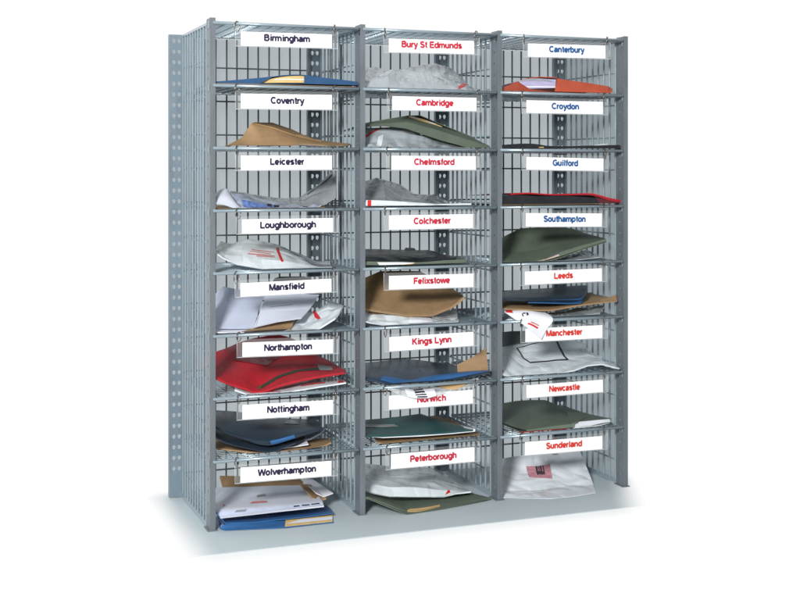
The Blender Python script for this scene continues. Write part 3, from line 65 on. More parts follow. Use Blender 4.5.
{"name":"letters_bundle","label":"dark tray sheet and thin red papers under the green folder above the Sunderland card","cat":"letters","z":0.1331,"parts":[{"n":"red_paper","m":"redmark","g":[[[0.6546,0.006,0.1313],[0.7179,0.006,0.1264],[0.7671,0.006,0.1274]],[[0.6677,0.0634,0.1343],[0.7346,0.0373,0.1343],[0.7847,0.0377,0.1343]]],"t":0.0016,"k":"ll"},{"n":"grey_paper","m":"darkgrey","g":[[[0.7618,0.008,0.1274],[0.8051,0.008,0.1289],[0.86,0.008,0.1295]],[[0.7794,0.0398,0.1343],[0.82,0.0341,0.1343],[0.875,0.0331,0.1343]]],"t":0.0016,"k":"ll"}]},
{"name":"document_folder","label":"green card folder with white papers poking out, behind the Newcastle card","cat":"folder","z":0.1331,"parts":[{"n":"front_cover","m":"green","g":[[[0.6099,0.01,0.1591],[0.6462,0.01,0.1471],[0.6692,0.01,0.1379],[0.72,0.01,0.1416],[0.778,0.01,0.1429],[0.7899,0.01,0.1468]],[[0.6342,0.06,0.1612],[0.6713,0.06,0.1519],[0.7034,0.06,0.1457],[0.7521,0.06,0.1479],[0.8015,0.06,0.1463],[0.846,0.06,0.1441]],[[0.7023,0.2,0.1578],[0.7416,0.2,0.1612],[0.7756,0.2,0.1609],[0.8157,0.2,0.1582],[0.8562,0.2,0.1411],[0.883,0.1648,0.1343]]],"t":0.0016,"k":"ll"},{"n":"front_fold","m":"greenlight","g":[[[0.6682,0.006,0.1312],[0.7179,0.006,0.1302],[0.7768,0.006,0.1324],[0.7812,0.0042,0.1343]],[[0.6687,0.009,0.1381],[0.7195,0.009,0.1409],[0.7774,0.009,0.1432],[0.7839,0.009,0.1456]]],"t":0.001,"k":"ll"},{"n":"back_cover","m":"green","g":[[[0.6089,0.008,0.1568],[0.6661,0.008,0.1319],[0.7725,0.008,0.1304],[0.8733,0.008,0.1411]],[[0.7023,0.2,0.1407],[0.7756,0.2,0.1355],[0.845,0.1797,0.1343],[0.8842,0.1364,0.1343]]],"t":0.0014,"k":"ll"},{"n":"papers","m":"white","g":[[[0.7786,0.0053,0.1343],[0.8148,0.006,0.1343],[0.849,0.008,0.1352],[0.8711,0.008,0.1412]],[[0.789,0.02,0.1441],[0.8174,0.02,0.1439],[0.8505,0.02,0.1444],[0.8755,0.02,0.1445]],[[0.789,0.04,0.1401],[0.8174,0.04,0.1399],[0.8505,0.04,0.1404],[0.8755,0.04,0.1405]]],"t":0.002,"k":"ll","wr":0.0006},{"n":"back_corner","m":"green","g":[[[0.7842,0.024,0.1432],[0.8252,0.024,0.144],[0.8852,0.024,0.1435]],[[0.8236,0.12,0.1516],[0.8605,0.12,0.143],[0.8926,0.1111,0.1343]]],"t":0.001,"k":"ll"},{"n":"edge_line","m":"black","g":[[[0.6112,0.0075,0.1567],[0.6397,0.0075,0.1453],[0.669,0.0075,0.1356]],[[0.612,0.009,0.1587],[0.6405,0.009,0.1477],[0.6698,0.009,0.138]]],"t":0.001,"k":"ll"}]},
{"name":"mailing_bag","label":"large white glossy mailing bag with a pink barcode label, under the Sunderland card","cat":"mailing bag","z":0.0,"parts":[{"n":"bag","m":"polyglossy","g":[[[0.607,0.0093,0.0012],[0.6544,-0.0149,0.0012],[0.7072,-0.0336,0.0012],[0.7593,-0.0349,0.0012],[0.8158,-0.0261,0.0012]],[[0.6218,0.04,0.0101],[0.6825,0.04,0.0045],[0.7453,0.0371,0.0012],[0.8002,0.0379,0.0012],[0.8433,0.0313,0.0012]],[[0.6461,0.09,0.0296],[0.708,0.09,0.0265],[0.7738,0.09,0.0241],[0.8238,0.09,0.0247],[0.8632,0.09,0.0192]],[[0.6655,0.13,0.0521],[0.7285,0.13,0.0551],[0.7953,0.13,0.0551],[0.8348,0.13,0.0548],[0.8645,0.13,0.0554]]],"t":0.005,"k":"ss","wr":0.0007,"fac":0.0026,"dec":[["pink_label","pink",[[0.285,0.575],[0.505,0.535],[0.48,0.79],[0.26,0.785]]],["barcode","inkgrey",[[0.36,0.62],[0.375,0.615],[0.365,0.78],[0.345,0.785]]],["barcode","inkgrey",[[0.385,0.615],[0.39,0.615],[0.38,0.785],[0.37,0.785]]],["barcode","inkgrey",[[0.4,0.615],[0.415,0.61],[0.4,0.785],[0.385,0.785]]],["barcode","inkgrey",[[0.425,0.61],[0.435,0.61],[0.42,0.785],[0.41,0.785]]],["postage_box","inkgrey",[[0.37,0.625],[0.43,0.62],[0.425,0.675],[0.36,0.685]]],["faint_print","greyline",[[0.505,0.95],[0.59,0.955],[0.59,0.975],[0.505,0.97]]]]}]}]
CARDS = [[0,0,"Birmingham",0.1472,0.9309,0.1812,0.0264,0.0091,0.0001,0.0916],[0,1,"Coventry",0.1472,0.8123,0.1812,0.0283,0.007,0.0009,0.0677],[0,2,"Leicester",0.1472,0.6951,0.1812,0.0274,0.005,-0.0001,0.0677],[0,3,"Loughborough",0.1492,0.5738,0.1813,0.0269,-0.0003,0.0002,0.1116],[0,4,"Mansfield",0.1462,0.455,0.1812,0.0254,0.0161,0.0004,0.0707],[0,5,"Northampton",0.1497,0.3388,0.1804,0.0269,-0.0147,-0.0004,0.0957],[0,6,"Nottingham",0.1497,0.2204,0.1804,0.0274,-0.0141,0.0,0.0847],[0,7,"Wolverhampton",0.1462,0.1013,0.1812,0.0288,-0.014,0.0008,0.1165],[1,0,"Bury St Edmunds",0.4492,0.9294,0.1852,0.0266,0.012,-0.0001,0.1319],[1,1,"Cambridge",0.4557,0.8143,0.1834,0.0271,0.0031,-0.0004,0.0819],[1,2,"Chelmsford",0.4541,0.6953,0.1844,0.0277,-0.0005,0.0001,0.0884],[1,3,"Colchester",0.4481,0.577,0.183,0.0281,0.0015,0.0012,0.0806],[1,4,"Felixstowe",0.4487,0.4569,0.1841,0.0271,-0.0052,0.0001,0.0795],[1,5,"Kings Lynn",0.4492,0.3364,0.1831,0.0281,0.0103,-0.0004,0.0861],[1,6,"Norwich",0.4481,0.2196,0.183,0.0276,0.0015,0.0,0.0632],[1,7,"Peterborough",0.4519,0.102,0.1821,0.0292,-0.0014,0.0003,0.1014],[2,0,"Canterbury",0.7571,0.9309,0.1844,0.0273,0.0123,-0.0009,0.0845],[2,1,"Croydon",0.7523,0.8127,0.1818,0.0262,0.0012,0.0002,0.0654],[2,2,"Guilford",0.7529,0.6936,0.183,0.0262,-0.0153,-0.0004,0.0606],[2,3,"Southampton",0.7505,0.5764,0.1805,0.0278,-0.0173,0.0004,0.0998],[2,4,"Leeds",0.7493,0.4577,0.1828,0.0273,0.0091,-0.0011,0.0451],[2,5,"Manchester",0.7505,0.338,0.1829,0.0273,-0.0018,-0.0009,0.0855],[2,6,"Newcastle",0.7523,0.222,0.1818,0.0262,0.0054,-0.0016,0.0736],[2,7,"Sunderland",0.7499,0.1028,0.184,0.0278,-0.0093,-0.0003,0.0855]]

# ---------------------------------------------------------------- materials
MATS = {}
def nodes(name):
    m = bpy.data.materials.new(name); m.use_nodes = True
    nt = m.node_tree
    return m, nt, nt.nodes['Principled BSDF'], nt.nodes['Material Output']
def mat(key, col, rough=.5, var=.12, scale=30., bump=.0, bscale=200., metal=0., coat=0., spec=.5, alpha=1., stretch=(1,1,1), trans=0., crease=0.):
    m, nt, p, o = nodes(key)
    tc = nt.nodes.new('ShaderNodeTexCoord'); mp = nt.nodes.new('ShaderNodeMapping'); mp.inputs['Scale'].default_value = stretch
    nt.links.new(tc.outputs['Object'], mp.inputs['Vector'])
    n = nt.nodes.new('ShaderNodeTexNoise'); n.inputs['Scale'].default_value = scale; n.inputs['Detail'].default_value = 5
    nt.links.new(mp.outputs[0], n.inputs['Vector'])
    rp = nt.nodes.new('ShaderNodeValToRGB')
    a = [max(0, c * (1 - var)) for c in col]; b = [min(1, c * (1 + var)) for c in col]
    rp.color_ramp.elements[0].position = .3; rp.color_ramp.elements[1].position = .7
    rp.color_ramp.elements[0].color = (*a, 1); rp.color_ramp.elements[1].color = (*b, 1)
    nt.links.new(n.outputs[0], rp.inputs[0]); nt.links.new(rp.outputs[0], p.inputs['Base Color'])
    mr = nt.nodes.new('ShaderNodeMapRange'); mr.inputs['To Min'].default_value = max(.05, rough - .1); mr.inputs['To Max'].default_value = min(1, rough + .1)
    nt.links.new(n.outputs[0], mr.inputs[0]); nt.links.new(mr.outputs[0], p.inputs['Roughness'])
    p.inputs['Metallic'].default_value = metal; p.inputs['Coat Weight'].default_value = coat; p.inputs['Specular IOR Level'].default_value = spec
    p.inputs['Alpha'].default_value = alpha; p.inputs['Transmission Weight'].default_value = trans
    if bump:
        n2 = nt.nodes.new('ShaderNodeTexNoise'); n2.inputs['Scale'].default_value = bscale; n2.inputs['Detail'].default_value = 4
        nt.links.new(mp.outputs[0], n2.inputs['Vector'])
        bp = nt.nodes.new('ShaderNodeBump'); bp.inputs['Strength'].default_value = bump; bp.inputs['Distance'].default_value = .001
        nt.links.new(n2.outputs[0], bp.inputs['Height']); nt.links.new(bp.outputs[0], p.inputs['Normal'])
    if crease:
        n3 = nt.nodes.new('ShaderNodeTexNoise'); n3.inputs['Scale'].default_value = 10; n3.inputs['Detail'].default_value = 2.2; n3.inputs['Distortion'].default_value = .8
        nt.links.new(mp.outputs[0], n3.inputs['Vector'])
        s1 = nt.nodes.new('ShaderNodeMath'); s1.operation = 'SUBTRACT'; s1.inputs[1].default_value = .5; nt.links.new(n3.outputs[0], s1.inputs[0])
        s2 = nt.nodes.new('ShaderNodeMath'); s2.operation = 'ABSOLUTE'; nt.links.new(s1.outputs[0], s2.inputs[0])
        s3 = nt.nodes.new('ShaderNodeMath'); s3.operation = 'MINIMUM'; s3.inputs[1].default_value = .12; nt.links.new(s2.outputs[0], s3.inputs[0])
        b3 = nt.nodes.new('ShaderNodeBump'); b3.inputs['Strength'].default_value = crease; b3.inputs['Distance'].default_value = .045
        nt.links.new(s3.outputs[0], b3.inputs['Height'])
        if bump: nt.links.new(bp.outputs[0], b3.inputs['Normal'])
        nt.links.new(b3.outputs[0], p.inputs['Normal'])
    MATS[key] = m
    return m
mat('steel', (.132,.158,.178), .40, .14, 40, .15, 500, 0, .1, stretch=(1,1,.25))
mat('steelrearlit', (.165,.222,.268), .40, .12, 40, .15, 500, 0, .1, stretch=(1,1,.25))  # rear-left post: stronger light outside the rack put into a paler colour
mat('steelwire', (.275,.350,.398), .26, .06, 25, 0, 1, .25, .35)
mat('steelbackshade', (.095,.110,.122), .45, .1, 30)  # back mesh: shade deep inside the rack put into a darker colour
mat('steelrearshade', (.16,.215,.25), .42, .1, 20, .1, 400)  # inner rear posts: their shade is put into the colour
mat('ringmetal', (.22,.19,.17), .3, .2, 90, metal=.9)
mat('kraft', (.315,.205,.108), .62, .1, 40, .35, 260, stretch=(1,1,3))
mat('brownpaper', (.27,.18,.11), .6, .12, 40, .3, 260)
mat('tan', (.56,.36,.16), .6, .1, 40, .3, 260)
mat('manila', (.70,.50,.20), .6, .12, 60, .3, 300, stretch=(1,1,8))
mat('white', (.76,.79,.86), .55, .04, 40, .2, 200)
mat('paperwhite', (.60,.64,.74), .5, .05, 25, .25, 120)
mat('lavender', (.50,.55,.68), .5, .06, 20, .25, 120)
mat('lilacpaper', (.44,.42,.62), .55, .22, 120, .3, 300, stretch=(.3,1,6))
mat('blue', (.032,.125,.32), .42, .1, 30, .2, 220)
mat('darkblue', (.01,.02,.05), .5)
mat('navy', (.022,.038,.060), .36, .15, 25, .25, 160)
mat('navyblue', (.028,.048,.082), .36, .2, 25, .25, 160)
mat('blueprint', (.12,.19,.45), .4, .5, 160, .2, 200)
mat('palestrip', (.62,.70,.90), .45, .08, 40)
mat('green', (.102,.132,.100), .55, .1, 30, .3, 260)
mat('greenlight', (.115,.16,.12), .5, .1, 30, .3, 260)
mat('teal', (.016,.075,.078), .38, .1, 30, .2, 200)
mat('red', (.42,.010,.022), .5, .12, 40, .3, 300)
mat('reddark', (.27,.006,.014), .55, .1)
mat('redwindow', (.16,.012,.018), .22, .12, 40)
mat('darkred', (.10,.012,.018), .5)
mat('zipgreen', (.03,.045,.025), .5, .4, 400, .4, 500)
mat('brass', (.30,.20,.07), .35, .1, metal=.8)
mat('greytag', (.24,.25,.25), .3, .3, 90)
mat('blueshade', (.022,.075,.175), .42, .1, 30, .2, 220)
mat('orange', (.47,.080,.036), .5, .08, 40, .25, 260)
mat('orangedark', (.33,.06,.03), .55, .1, 40, .25, 260)
mat('black', (.012,.014,.018), .36, .3, 40, .3, 180)
mat('darkgrey', (.05,.055,.06), .45, .2, 40, .2, 200)
mat('polywhite', (.68,.755,.80), .28, .05, 14, .3, 60, coat=.3, crease=.38)
mat('polyglossy', (.75,.81,.87), .20, .04, 14, .3, 40, coat=.5, crease=.4)
mat('polydark', (.28,.30,.32), .24, .14, 18, .4, 70, coat=.5, crease=.5)
mat('midgrey', (.11,.125,.135), .45, .2, 40, .2, 200)
mat('polygrey', (.36,.41,.445), .22, .10, 14, .3, 70, coat=.6, crease=.4)
mat('polyprint', (.34,.39,.50), .2, .35, 60, .4, 90, coat=.5, crease=.7)
mat('clearfilm', (.75,.78,.80), .14, .1, 40, .5, 80, alpha=.34, coat=.5, crease=.7)
mat('redmark', (.62,.02,.02), .4, .05)
mat('redtext', (.60,.16,.14), .45, .35, 500)
mat('purple', (.20,.06,.16), .4)
mat('pink', (.56,.27,.32), .45, .25, 160)
mat('ink', (.02,.02,.025), .5, .1)
mat('inkgrey', (.06,.05,.07), .5, .2)
mat('greyline', (.30,.32,.38), .5, .1)
mat('card', (.93,.93,.95), .5, .01, 20)
mat('sleeve', (.80,.84,.87), .08, .02, 20, alpha=.07)
mat('sleeveedge', (.62,.66,.70), .15, .1, 60, alpha=.5)
mat('textnavy', (.018,.010,.050), .5, .05)
mat('textred', (.52,.022,.05), .5, .05)
mat('textblue', (.02,.105,.30), .5, .05)
mat('textscarlet', (.66,.040,.03), .5, .05)
def frosted(key, col, fac):
    m, nt, p, o = nodes(key)
    p.inputs['Base Color'].default_value = (*col, 1); p.inputs['Roughness'].default_value = .6
    tl = nt.nodes.new('ShaderNodeBsdfTranslucent'); mx = nt.nodes.new('ShaderNodeMixShader')
    n = nt.nodes.new('ShaderNodeTexNoise'); n.inputs['Scale'].default_value = 3
    rp = nt.nodes.new('ShaderNodeValToRGB')
    rp.color_ramp.elements[0].color = (*[c*.94 for c in col], 1); rp.color_ramp.elements[1].color = (*[c*1.04 for c in col], 1)
    tc = nt.nodes.new('ShaderNodeTexCoord'); nt.links.new(tc.outputs['Object'], n.inputs['Vector'])
    nt.links.new(n.outputs[0], rp.inputs[0]); nt.links.new(rp.outputs[0], tl.inputs['Color'])
    mx.inputs[0].default_value = fac
    nt.links.new(p.outputs[0], mx.inputs[1]); nt.links.new(tl.outputs[0], mx.inputs[2]); nt.links.new(mx.outputs[0], o.inputs['Surface'])
    MATS[key] = m
frosted('frosted', (.70,.735,.75), .9)
frosted('frostedside', (.66,.71,.73), .9)
# ---------------------------------------------------------------- mesh helpers
def link(name, me, m, parent=None):
    o = bpy.data.objects.new(name, me); COL.objects.link(o)
    if m: me.materials.append(MATS[m])
    if parent: o.parent = parent
    return o
def obj(name, bm, m, parent=None, smooth=False):
    me = bpy.data.meshes.new(name); bmesh.ops.recalc_face_normals(bm, faces=bm.faces); bm.to_mesh(me); bm.free()
    if smooth:
        for p in me.polygons: p.use_smooth = True
    return link(name, me, m, parent)
def empty(name, loc):
    o = bpy.data.objects.new(name, None); COL.objects.link(o); o.location = loc; o.empty_display_size = .02
    return o
def tag(o, label, cat, group=None):
    o['label'] = label; o['category'] = cat
    if group: o['group'] = group
def box(bm, x0, x1, y0, y1, z0, z1):
    v = [bm.verts.new(p) for p in ((x0,y0,z0),(x1,y0,z0),(x1,y1,z0),(x0,y1,z0),(x0,y0,z1),(x1,y0,z1),(x1,y1,z1),(x0,y1,z1))]
    for f in ((3,2,1,0),(4,5,6,7),(0,1,5,4),(1,2,6,5),(2,3,7,6),(3,0,4,7)): bm.faces.new([v[i] for i in f])
def wire(bm, pts, r, n=6, closed=False):
    pts = [Vector(p) for p in pts]; rings = []
    k = len(pts)
    for i, p in enumerate(pts):
        a = pts[(i-1) % k] if (closed or i) else p; b = pts[(i+1) % k] if (closed or i < k-1) else p
        t = (b - a).normalized(); u = t.orthogonal() if abs(t.z) > .99 or abs(t.x) > .99 or abs(t.y) > .99 else t.cross(Vector((.3,.2,.93)))
        u.normalize(); w = t.cross(u)
        rings.append([bm.verts.new(p + r*(math.cos(q)*u + math.sin(q)*w)) for q in [2*math.pi*(j+.5)/n for j in range(n)]])
    for i in range(k if closed else k-1):
        A, B = rings[i], rings[(i+1) % k]
        off = 0
        if closed and i == k-1: off = min(range(n), key=lambda o_: sum((A[j].co-B[(j+o_)%n].co).length for j in range(n)))
        for j in range(n): bm.faces.new((A[j], A[(j+1)%n], B[(j+1+off)%n], B[(j+off)%n]))
    if not closed:
        bm.faces.new(rings[0][::-1]); bm.faces.new(rings[-1])
def holed(bm, P, U, Vv, N, ucell, zs, hole):
    """sheet metal with punched holes. P origin, U/V in-plane axes, N thickness vector; ucell list of (u0,u1,holed); zs list of v edges; hole(u,v)->polygon"""
    P, U, Vv, N = map(Vector, (P, U, Vv, N))
    def cell(u0, u1, v0, v1, h):
        if not h:
            q = [(u0,v0),(u1,v0),(u1,v1),(u0,v1)]
            a = [bm.verts.new(P+U*x+Vv*y) for x,y in q]; b = [bm.verts.new(P+U*x+Vv*y+N) for x,y in q]
            bm.faces.new(a); bm.faces.new(b[::-1]); return
        uc, vc = (u0+u1)/2, (v0+v1)/2
        hp = hole(uc, vc); k = len(hp); outp = []
        for x, y in hp:
            dx, dy = x-uc, y-vc
            s = min((u1-u0)/2/abs(dx) if abs(dx) > 1e-9 else 1e9, (v1-v0)/2/abs(dy) if abs(dy) > 1e-9 else 1e9)
            outp.append((uc+dx*s, vc+dy*s))
        for off, fl in ((Vector((0,0,0)), 0), (N, 1)):
            a = [bm.verts.new(P+U*x+Vv*y+off) for x,y in hp]; b = [bm.verts.new(P+U*x+Vv*y+off) for x,y in outp]
            for i in range(k):
                f = (a[i], a[(i+1)%k], b[(i+1)%k], b[i]); bm.faces.new(f if fl else f[::-1])
            if not fl: first = a
            else:
                for i in range(k): bm.faces.new((first[i], first[(i+1)%k], a[(i+1)%k], a[i]))
        # fill the corners left by the radial projection
        for sx in (-1,1):
            for sy in (-1,1):
                cx_, cy_ = (u1 if sx>0 else u0), (v1 if sy>0 else v0)
                e1 = [p for p in outp if abs(p[0]-cx_)<1e-7 and (p[1]-vc)*sy>-1e-9]; e2 = [p for p in outp if abs(p[1]-cy_)<1e-7 and (p[0]-uc)*sx>-1e-9]
                if not e1 or not e2: continue
                p1 = max(e1, key=lambda p:(p[1]-vc)*sy); p2 = max(e2, key=lambda p:(p[0]-uc)*sx)
                if (Vector(p1)-Vector(p2)).length < 1e-6: continue
                for off in (Vector((0,0,0)), N):
                    bm.faces.new([bm.verts.new(P+U*x+Vv*y+off) for x,y in (p1,(cx_,cy_),p2)])
    for v0, v1, vh in zs:
        for u0, u1, uh in ucell: cell(u0, u1, v0, v1, uh and vh)
    u0, u1 = ucell[0][0], ucell[-1][1]; v0, v1 = zs[0][0], zs[-1][1]
    q = [(u0,v0),(u1,v0),(u1,v1),(u0,v1)]
    for i in range(4):
        a, b = q[i], q[(i+1)%4]
        bm.faces.new([bm.verts.new(P+U*a[0]+Vv*a[1]), bm.verts.new(P+U*b[0]+Vv*b[1]), bm.verts.new(P+U*b[0]+Vv*b[1]+N), bm.verts.new(P+U*a[0]+Vv*a[1]+N)])
def circ(r, n=12, sy=1.): return lambda u, v: [(u+r*math.cos(2*math.pi*(i+.5)/n), v+r*sy*math.sin(2*math.pi*(i+.5)/n)) for i in range(n)]
def tear(u, v):                                            # keyhole punching: wide top, narrow foot
    pts = []
    for i in range(14):
        a = 2*math.pi*(i+.5)/14; x, y = math.cos(a), math.sin(a)
        pts.append((u + .0036*x*(1 if y > -.5 else .8), v + .0006 + (.0040*y if y > 0 else .0056*y)))
    return pts
# ---------------------------------------------------------------- the wire sorter: one thing
sorter = empty('mail_sorter', (0, 0, 0))
tag(sorter, 'tall grey wire mesh mail sorter with three columns of eight open compartments', 'mail sorter')
MESH = .0231; ROWW = .0702
def cells(z0, z1, pitch, start):
    zs = [(z0, start, False)]; z = start
    while z + pitch < z1: zs.append((z, z + pitch, True)); z += pitch
    zs.append((z, z1, False)); return zs
for k in range(NC + 1):
    x = k * W
    # front post: punched side web with a plain front flange
    bm = bmesh.new()
    holed(bm, (x-.0012, .0012, 0), (0,1,0), (0,0,1), (.0014,0,0), [(0,.0105,False),(.0105,.0195,True),(.0195,.029,False)], cells(.002, ZT+T0-.0006, .0237, .012), circ(.0026, 10, 1.15))
    box(bm, x-.0012, x+.0095, 0, .0012, .002, ZT+T0)
    box(bm, x+.0083, x+.0095, .0012, .009, .002, ZT+T0-.0004)
    box(bm, x+.0002, x+.0083, .0012, .0086, ZT+T0-.0016, ZT+T0-.0008)
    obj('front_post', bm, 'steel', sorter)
    f = bmesh.new(); box(f, x-.006, x+.013, -.003, .032, .0003, .002); obj('foot_plate', f, 'steel', sorter)
    # rear post: strip with two columns of keyholes
    bm = bmesh.new()
    holed(bm, (x-.027, D+.004, 0), (1,0,0), (0,0,1), (0,.0015,0), [(0,.0035,False),(.0035,.0135,True),(.0135,.0145,False),(.0145,.0245,True),(.0245,.029,False)], cells(.002, ZT+.003, .0222, .05 if k==0 else .035), tear)
    box(bm, x-.0285, x-.027, D+.0042, D+.015, .002, ZT+.0028)
    obj('rear_post', bm, 'steelrearlit' if k == 0 else 'steelrearshade', sorter)
    # side panel of welded wire
    bm = bmesh.new()
    y0, y1 = .0305, D+.003
    n = 10; yy = [.0355 + i*(y1-.004-.0355)/(n-1) for i in range(n)]
    for y in yy:
        j = random.uniform(-.0006, .0006); wire(bm, [(x, y+j, .004), (x+random.uniform(-.0005,.0005), y-j, ZT*.5), (x, y+j, ZT-.002)], .0022, 8)
    z = .050
    while z < ZT-.02:
        wire(bm, [(x+.0036, .027, z+random.uniform(-.0005,.0005)), (x+.0036, y1, z)], .0017); z += ROWW
    box(bm, x-.002, x+.002, .030, y1, .0022, .0098); box(bm, x-.002, x+.002, .030, y1, ZT-.0025, ZT+.0025)
    obj('side_panel', bm, 'steelwire', sorter)
for c in range(NC):
    x0 = c * W
    bm = bmesh.new()
    for i in range(1, 13):
        j = random.uniform(-.0007, .0007); wire(bm, [(x0+i*MESH-.001+j, D, .004), (x0+i*MESH-.001-j, D, ZT-.004)], .0020)
    z = .0526
    while z < ZT-.02:
        wire(bm, [(x0+.004, D-.0032, z), (x0+W-.034, D-.0032, z)], .0017); z += ROWW
    obj('back_panel', bm, 'steelbackshade', sorter)
shelf_src = None
def make_shelf():
    bm = bmesh.new()
    a, b = .0045, W-.0045
    wire(bm, [(a, -.001, 0), (b, -.001, 0)], .0031, 10)
    wire(bm, [(a, D-.008, 0), (b, D-.008, 0)], .0025, 8)
    for x in (a+.003, b-.003): wire(bm, [(x, .001, -.0008), (x, D-.008, -.0008)], .0024)
    i = 1
    while a + i*MESH < b-.006:
        wire(bm, [(a+i*MESH, .001, -.0022), (a+i*MESH, D-.008, -.0022)], .0014, 5); i += 1
    y = .0125
    while y < D-.012:
        wire(bm, [(a+.002, y, .0008), (b-.002, y, .0008)], .0010, 5); y += .0138
    return bm
hook_bm = bmesh.new()
for r in range(NR):
    for c in range(NC):
        if shelf_src is None:
            s = obj('shelf', make_shelf(), 'steelwire', sorter, True)
            hooks = []
            for hx in (-.0030, W-.0030):
                h = bmesh.new(); box(h, hx-.0004, hx+.0012, .0015, .0052, -.012, .003); box(h, hx+.0012, hx+.0080, .0018, .0048, -.0005, .0022)
                bmesh.ops.bevel(h, geom=h.edges[:], offset=.0006, segments=2, affect='EDGES')
                hooks.append(obj('hook', h, 'steelwire', s))
            shelf_src = (s, hooks); s.location = (c*W, 0, rowz(r))
        else:
            s = shelf_src[0].copy(); COL.objects.link(s); s.parent = sorter; s.location = (c*W, 0, rowz(r))
            for h in shelf_src[1]:
                g = h.copy(); COL.objects.link(g); g.parent = s
bm = bmesh.new(); box(bm, -.026, NC*W+.006, D+.018, D+.021, .0012, ZT+.0024); obj('added_back_sheet', bm, 'frosted', sorter)  # added translucent sheet, backlit by the world, standing in for the grey wall
bm = bmesh.new(); box(bm, NC*W+.0062, NC*W+.0082, .018, D+.0175, .0012, ZT+.0024); obj('added_side_sheet', bm, 'frostedside', sorter)  # added translucent sheet giving the wall's pale tone behind the right mesh
# ---------------------------------------------------------------- hanging name cards
def arc(cx, cy, rx, ry, a0, a1, n=14): return [(cx+rx*math.cos(R(a0+(a1-a0)*i/n)), cy+ry*math.sin(R(a0+(a1-a0)*i/n))) for i in range(n+1)]
X_ = .53
BOWL = arc(.275,.262,.205,.205,0,360,28)
def arch(x): return arc(x+.18,.31,.18,.155,180,0)+[(x+.36,0)]
# bold grotesque lettering: glyph -> (advance, centre lines of its strokes)
GL = {' ':(.28,[]),
 'o':(.58,[BOWL]),'b':(.60,[BOWL,[(.07,0),(.07,.716)]]),'d':(.60,[BOWL,[(.48,0),(.48,.716)]]),'p':(.60,[BOWL,[(.07,-.2),(.07,X_)]]),
 'g':(.60,[BOWL,[(.48,X_),(.48,.0)]+arc(.275,-.02,.205,.125,0,-155)]),
 'c':(.55,[arc(.275,.262,.205,.205,42,318,24)]),'e':(.56,[[(.08,.25),(.48,.25)],[(.48,.25)]+arc(.275,.262,.205,.205,2,318,26)]),
 'a':(.57,[arc(.265,.36,.175,.112,165,0)+[(.44,.0)],[(.44,.31),(.25,.285)]+arc(.20,.165,.135,.11,80,280)+[(.36,.09),(.44,.16)]]),
 'n':(.58,[[(.08,0),(.08,X_)],arch(.09)]),'h':(.58,[[(.08,0),(.08,.716)],arch(.09)]),
 'm':(.87,[[(.08,0),(.08,X_)],arc(.245,.32,.155,.145,180,0)+[(.40,0)],arc(.565,.32,.165,.145,180,0)+[(.73,0)]]),
 'u':(.58,[[(.44,0),(.44,X_)],[(.07,X_)]+arc(.25,.215,.18,.155,180,360)]),
 'r':(.345,[[(.08,0),(.08,X_)],arc(.29,.26,.2,.205,170,85)]),
 's':(.53,[arc(.25,.375,.16,.095,15,270)+arc(.25,.16,.175,.098,90,-165)]),
 't':(.34,[[(.17,.69),(.17,.16)]+arc(.27,.14,.1,.08,180,290),[(.02,.475),(.31,.475)]]),
 'f':(.34,[[(.16,0),(.16,.56)]+arc(.28,.56,.12,.1,180,80),[(.02,.475),(.31,.475)]]),
 'i':(.28,[[(.14,0),(.14,X_)],[(.14,.60),(.14,.716)]]),'l':(.28,[[(.14,0),(.14,.716)]]),
 'v':(.54,[[(.05,X_),(.27,.0)],[(.27,.0),(.49,X_)]]),'w':(.78,[[(.05,X_),(.21,0)],[(.21,0),(.39,X_)],[(.39,X_),(.57,0)],[(.57,0),(.73,X_)]]),
 'x':(.54,[[(.05,0),(.49,X_)],[(.49,0),(.05,X_)]]),'y':(.54,[[(.05,X_),(.27,.04)],[(.49,X_),(.26,-.07),(.2,-.14),(.07,-.14)]]),
 'B':(.70,[[(.1,0),(.1,.716)],[(.1,.655),(.38,.655)]+arc(.38,.525,.155,.13,90,-90)+[(.1,.395)],[(.38,.395)]+arc(.40,.228,.18,.167,90,-90)+[(.1,.061)]]),
 'C':(.72,[arc(.375,.358,.29,.30,42,318,28)]),'G':(.78,[arc(.385,.358,.295,.30,48,350,28),[(.68,.34),(.68,.05)],[(.42,.34),(.74,.34)]]),
 'L':(.60,[[(.1,0),(.1,.716)],[(.1,.06),(.57,.06)]]),'E':(.66,[[(.1,0),(.1,.716)],[(.1,.06),(.61,.06)],[(.1,.656),(.60,.656)],[(.1,.37),(.57,.37)]]),
 'F':(.61,[[(.1,0),(.1,.716)],[(.1,.656),(.58,.656)],[(.1,.36),(.52,.36)]]),
 'K':(.71,[[(.1,0),(.1,.716)],[(.1,.27),(.58,.716)],[(.27,.43),(.62,0)]]),
 'M':(.84,[[(.1,0),(.1,.716)],[(.12,.70),(.42,.0)],[(.42,.0),(.72,.70)],[(.74,0),(.74,.716)]]),
 'N':(.73,[[(.1,0),(.1,.716)],[(.11,.70),(.62,.016)],[(.63,0),(.63,.716)]]),
 'P':(.66,[[(.1,0),(.1,.716)],[(.1,.656),(.38,.656)]+arc(.38,.49,.175,.166,90,-90)+[(.1,.324)]]),
 'S':(.67,[arc(.33,.52,.215,.14,15,270)+arc(.33,.20,.235,.145,90,-165)]),
 'W':(.96,[[(.05,.716),(.24,0)],[(.24,0),(.48,.70)],[(.48,.70),(.72,0)],[(.72,0),(.91,.716)]])}
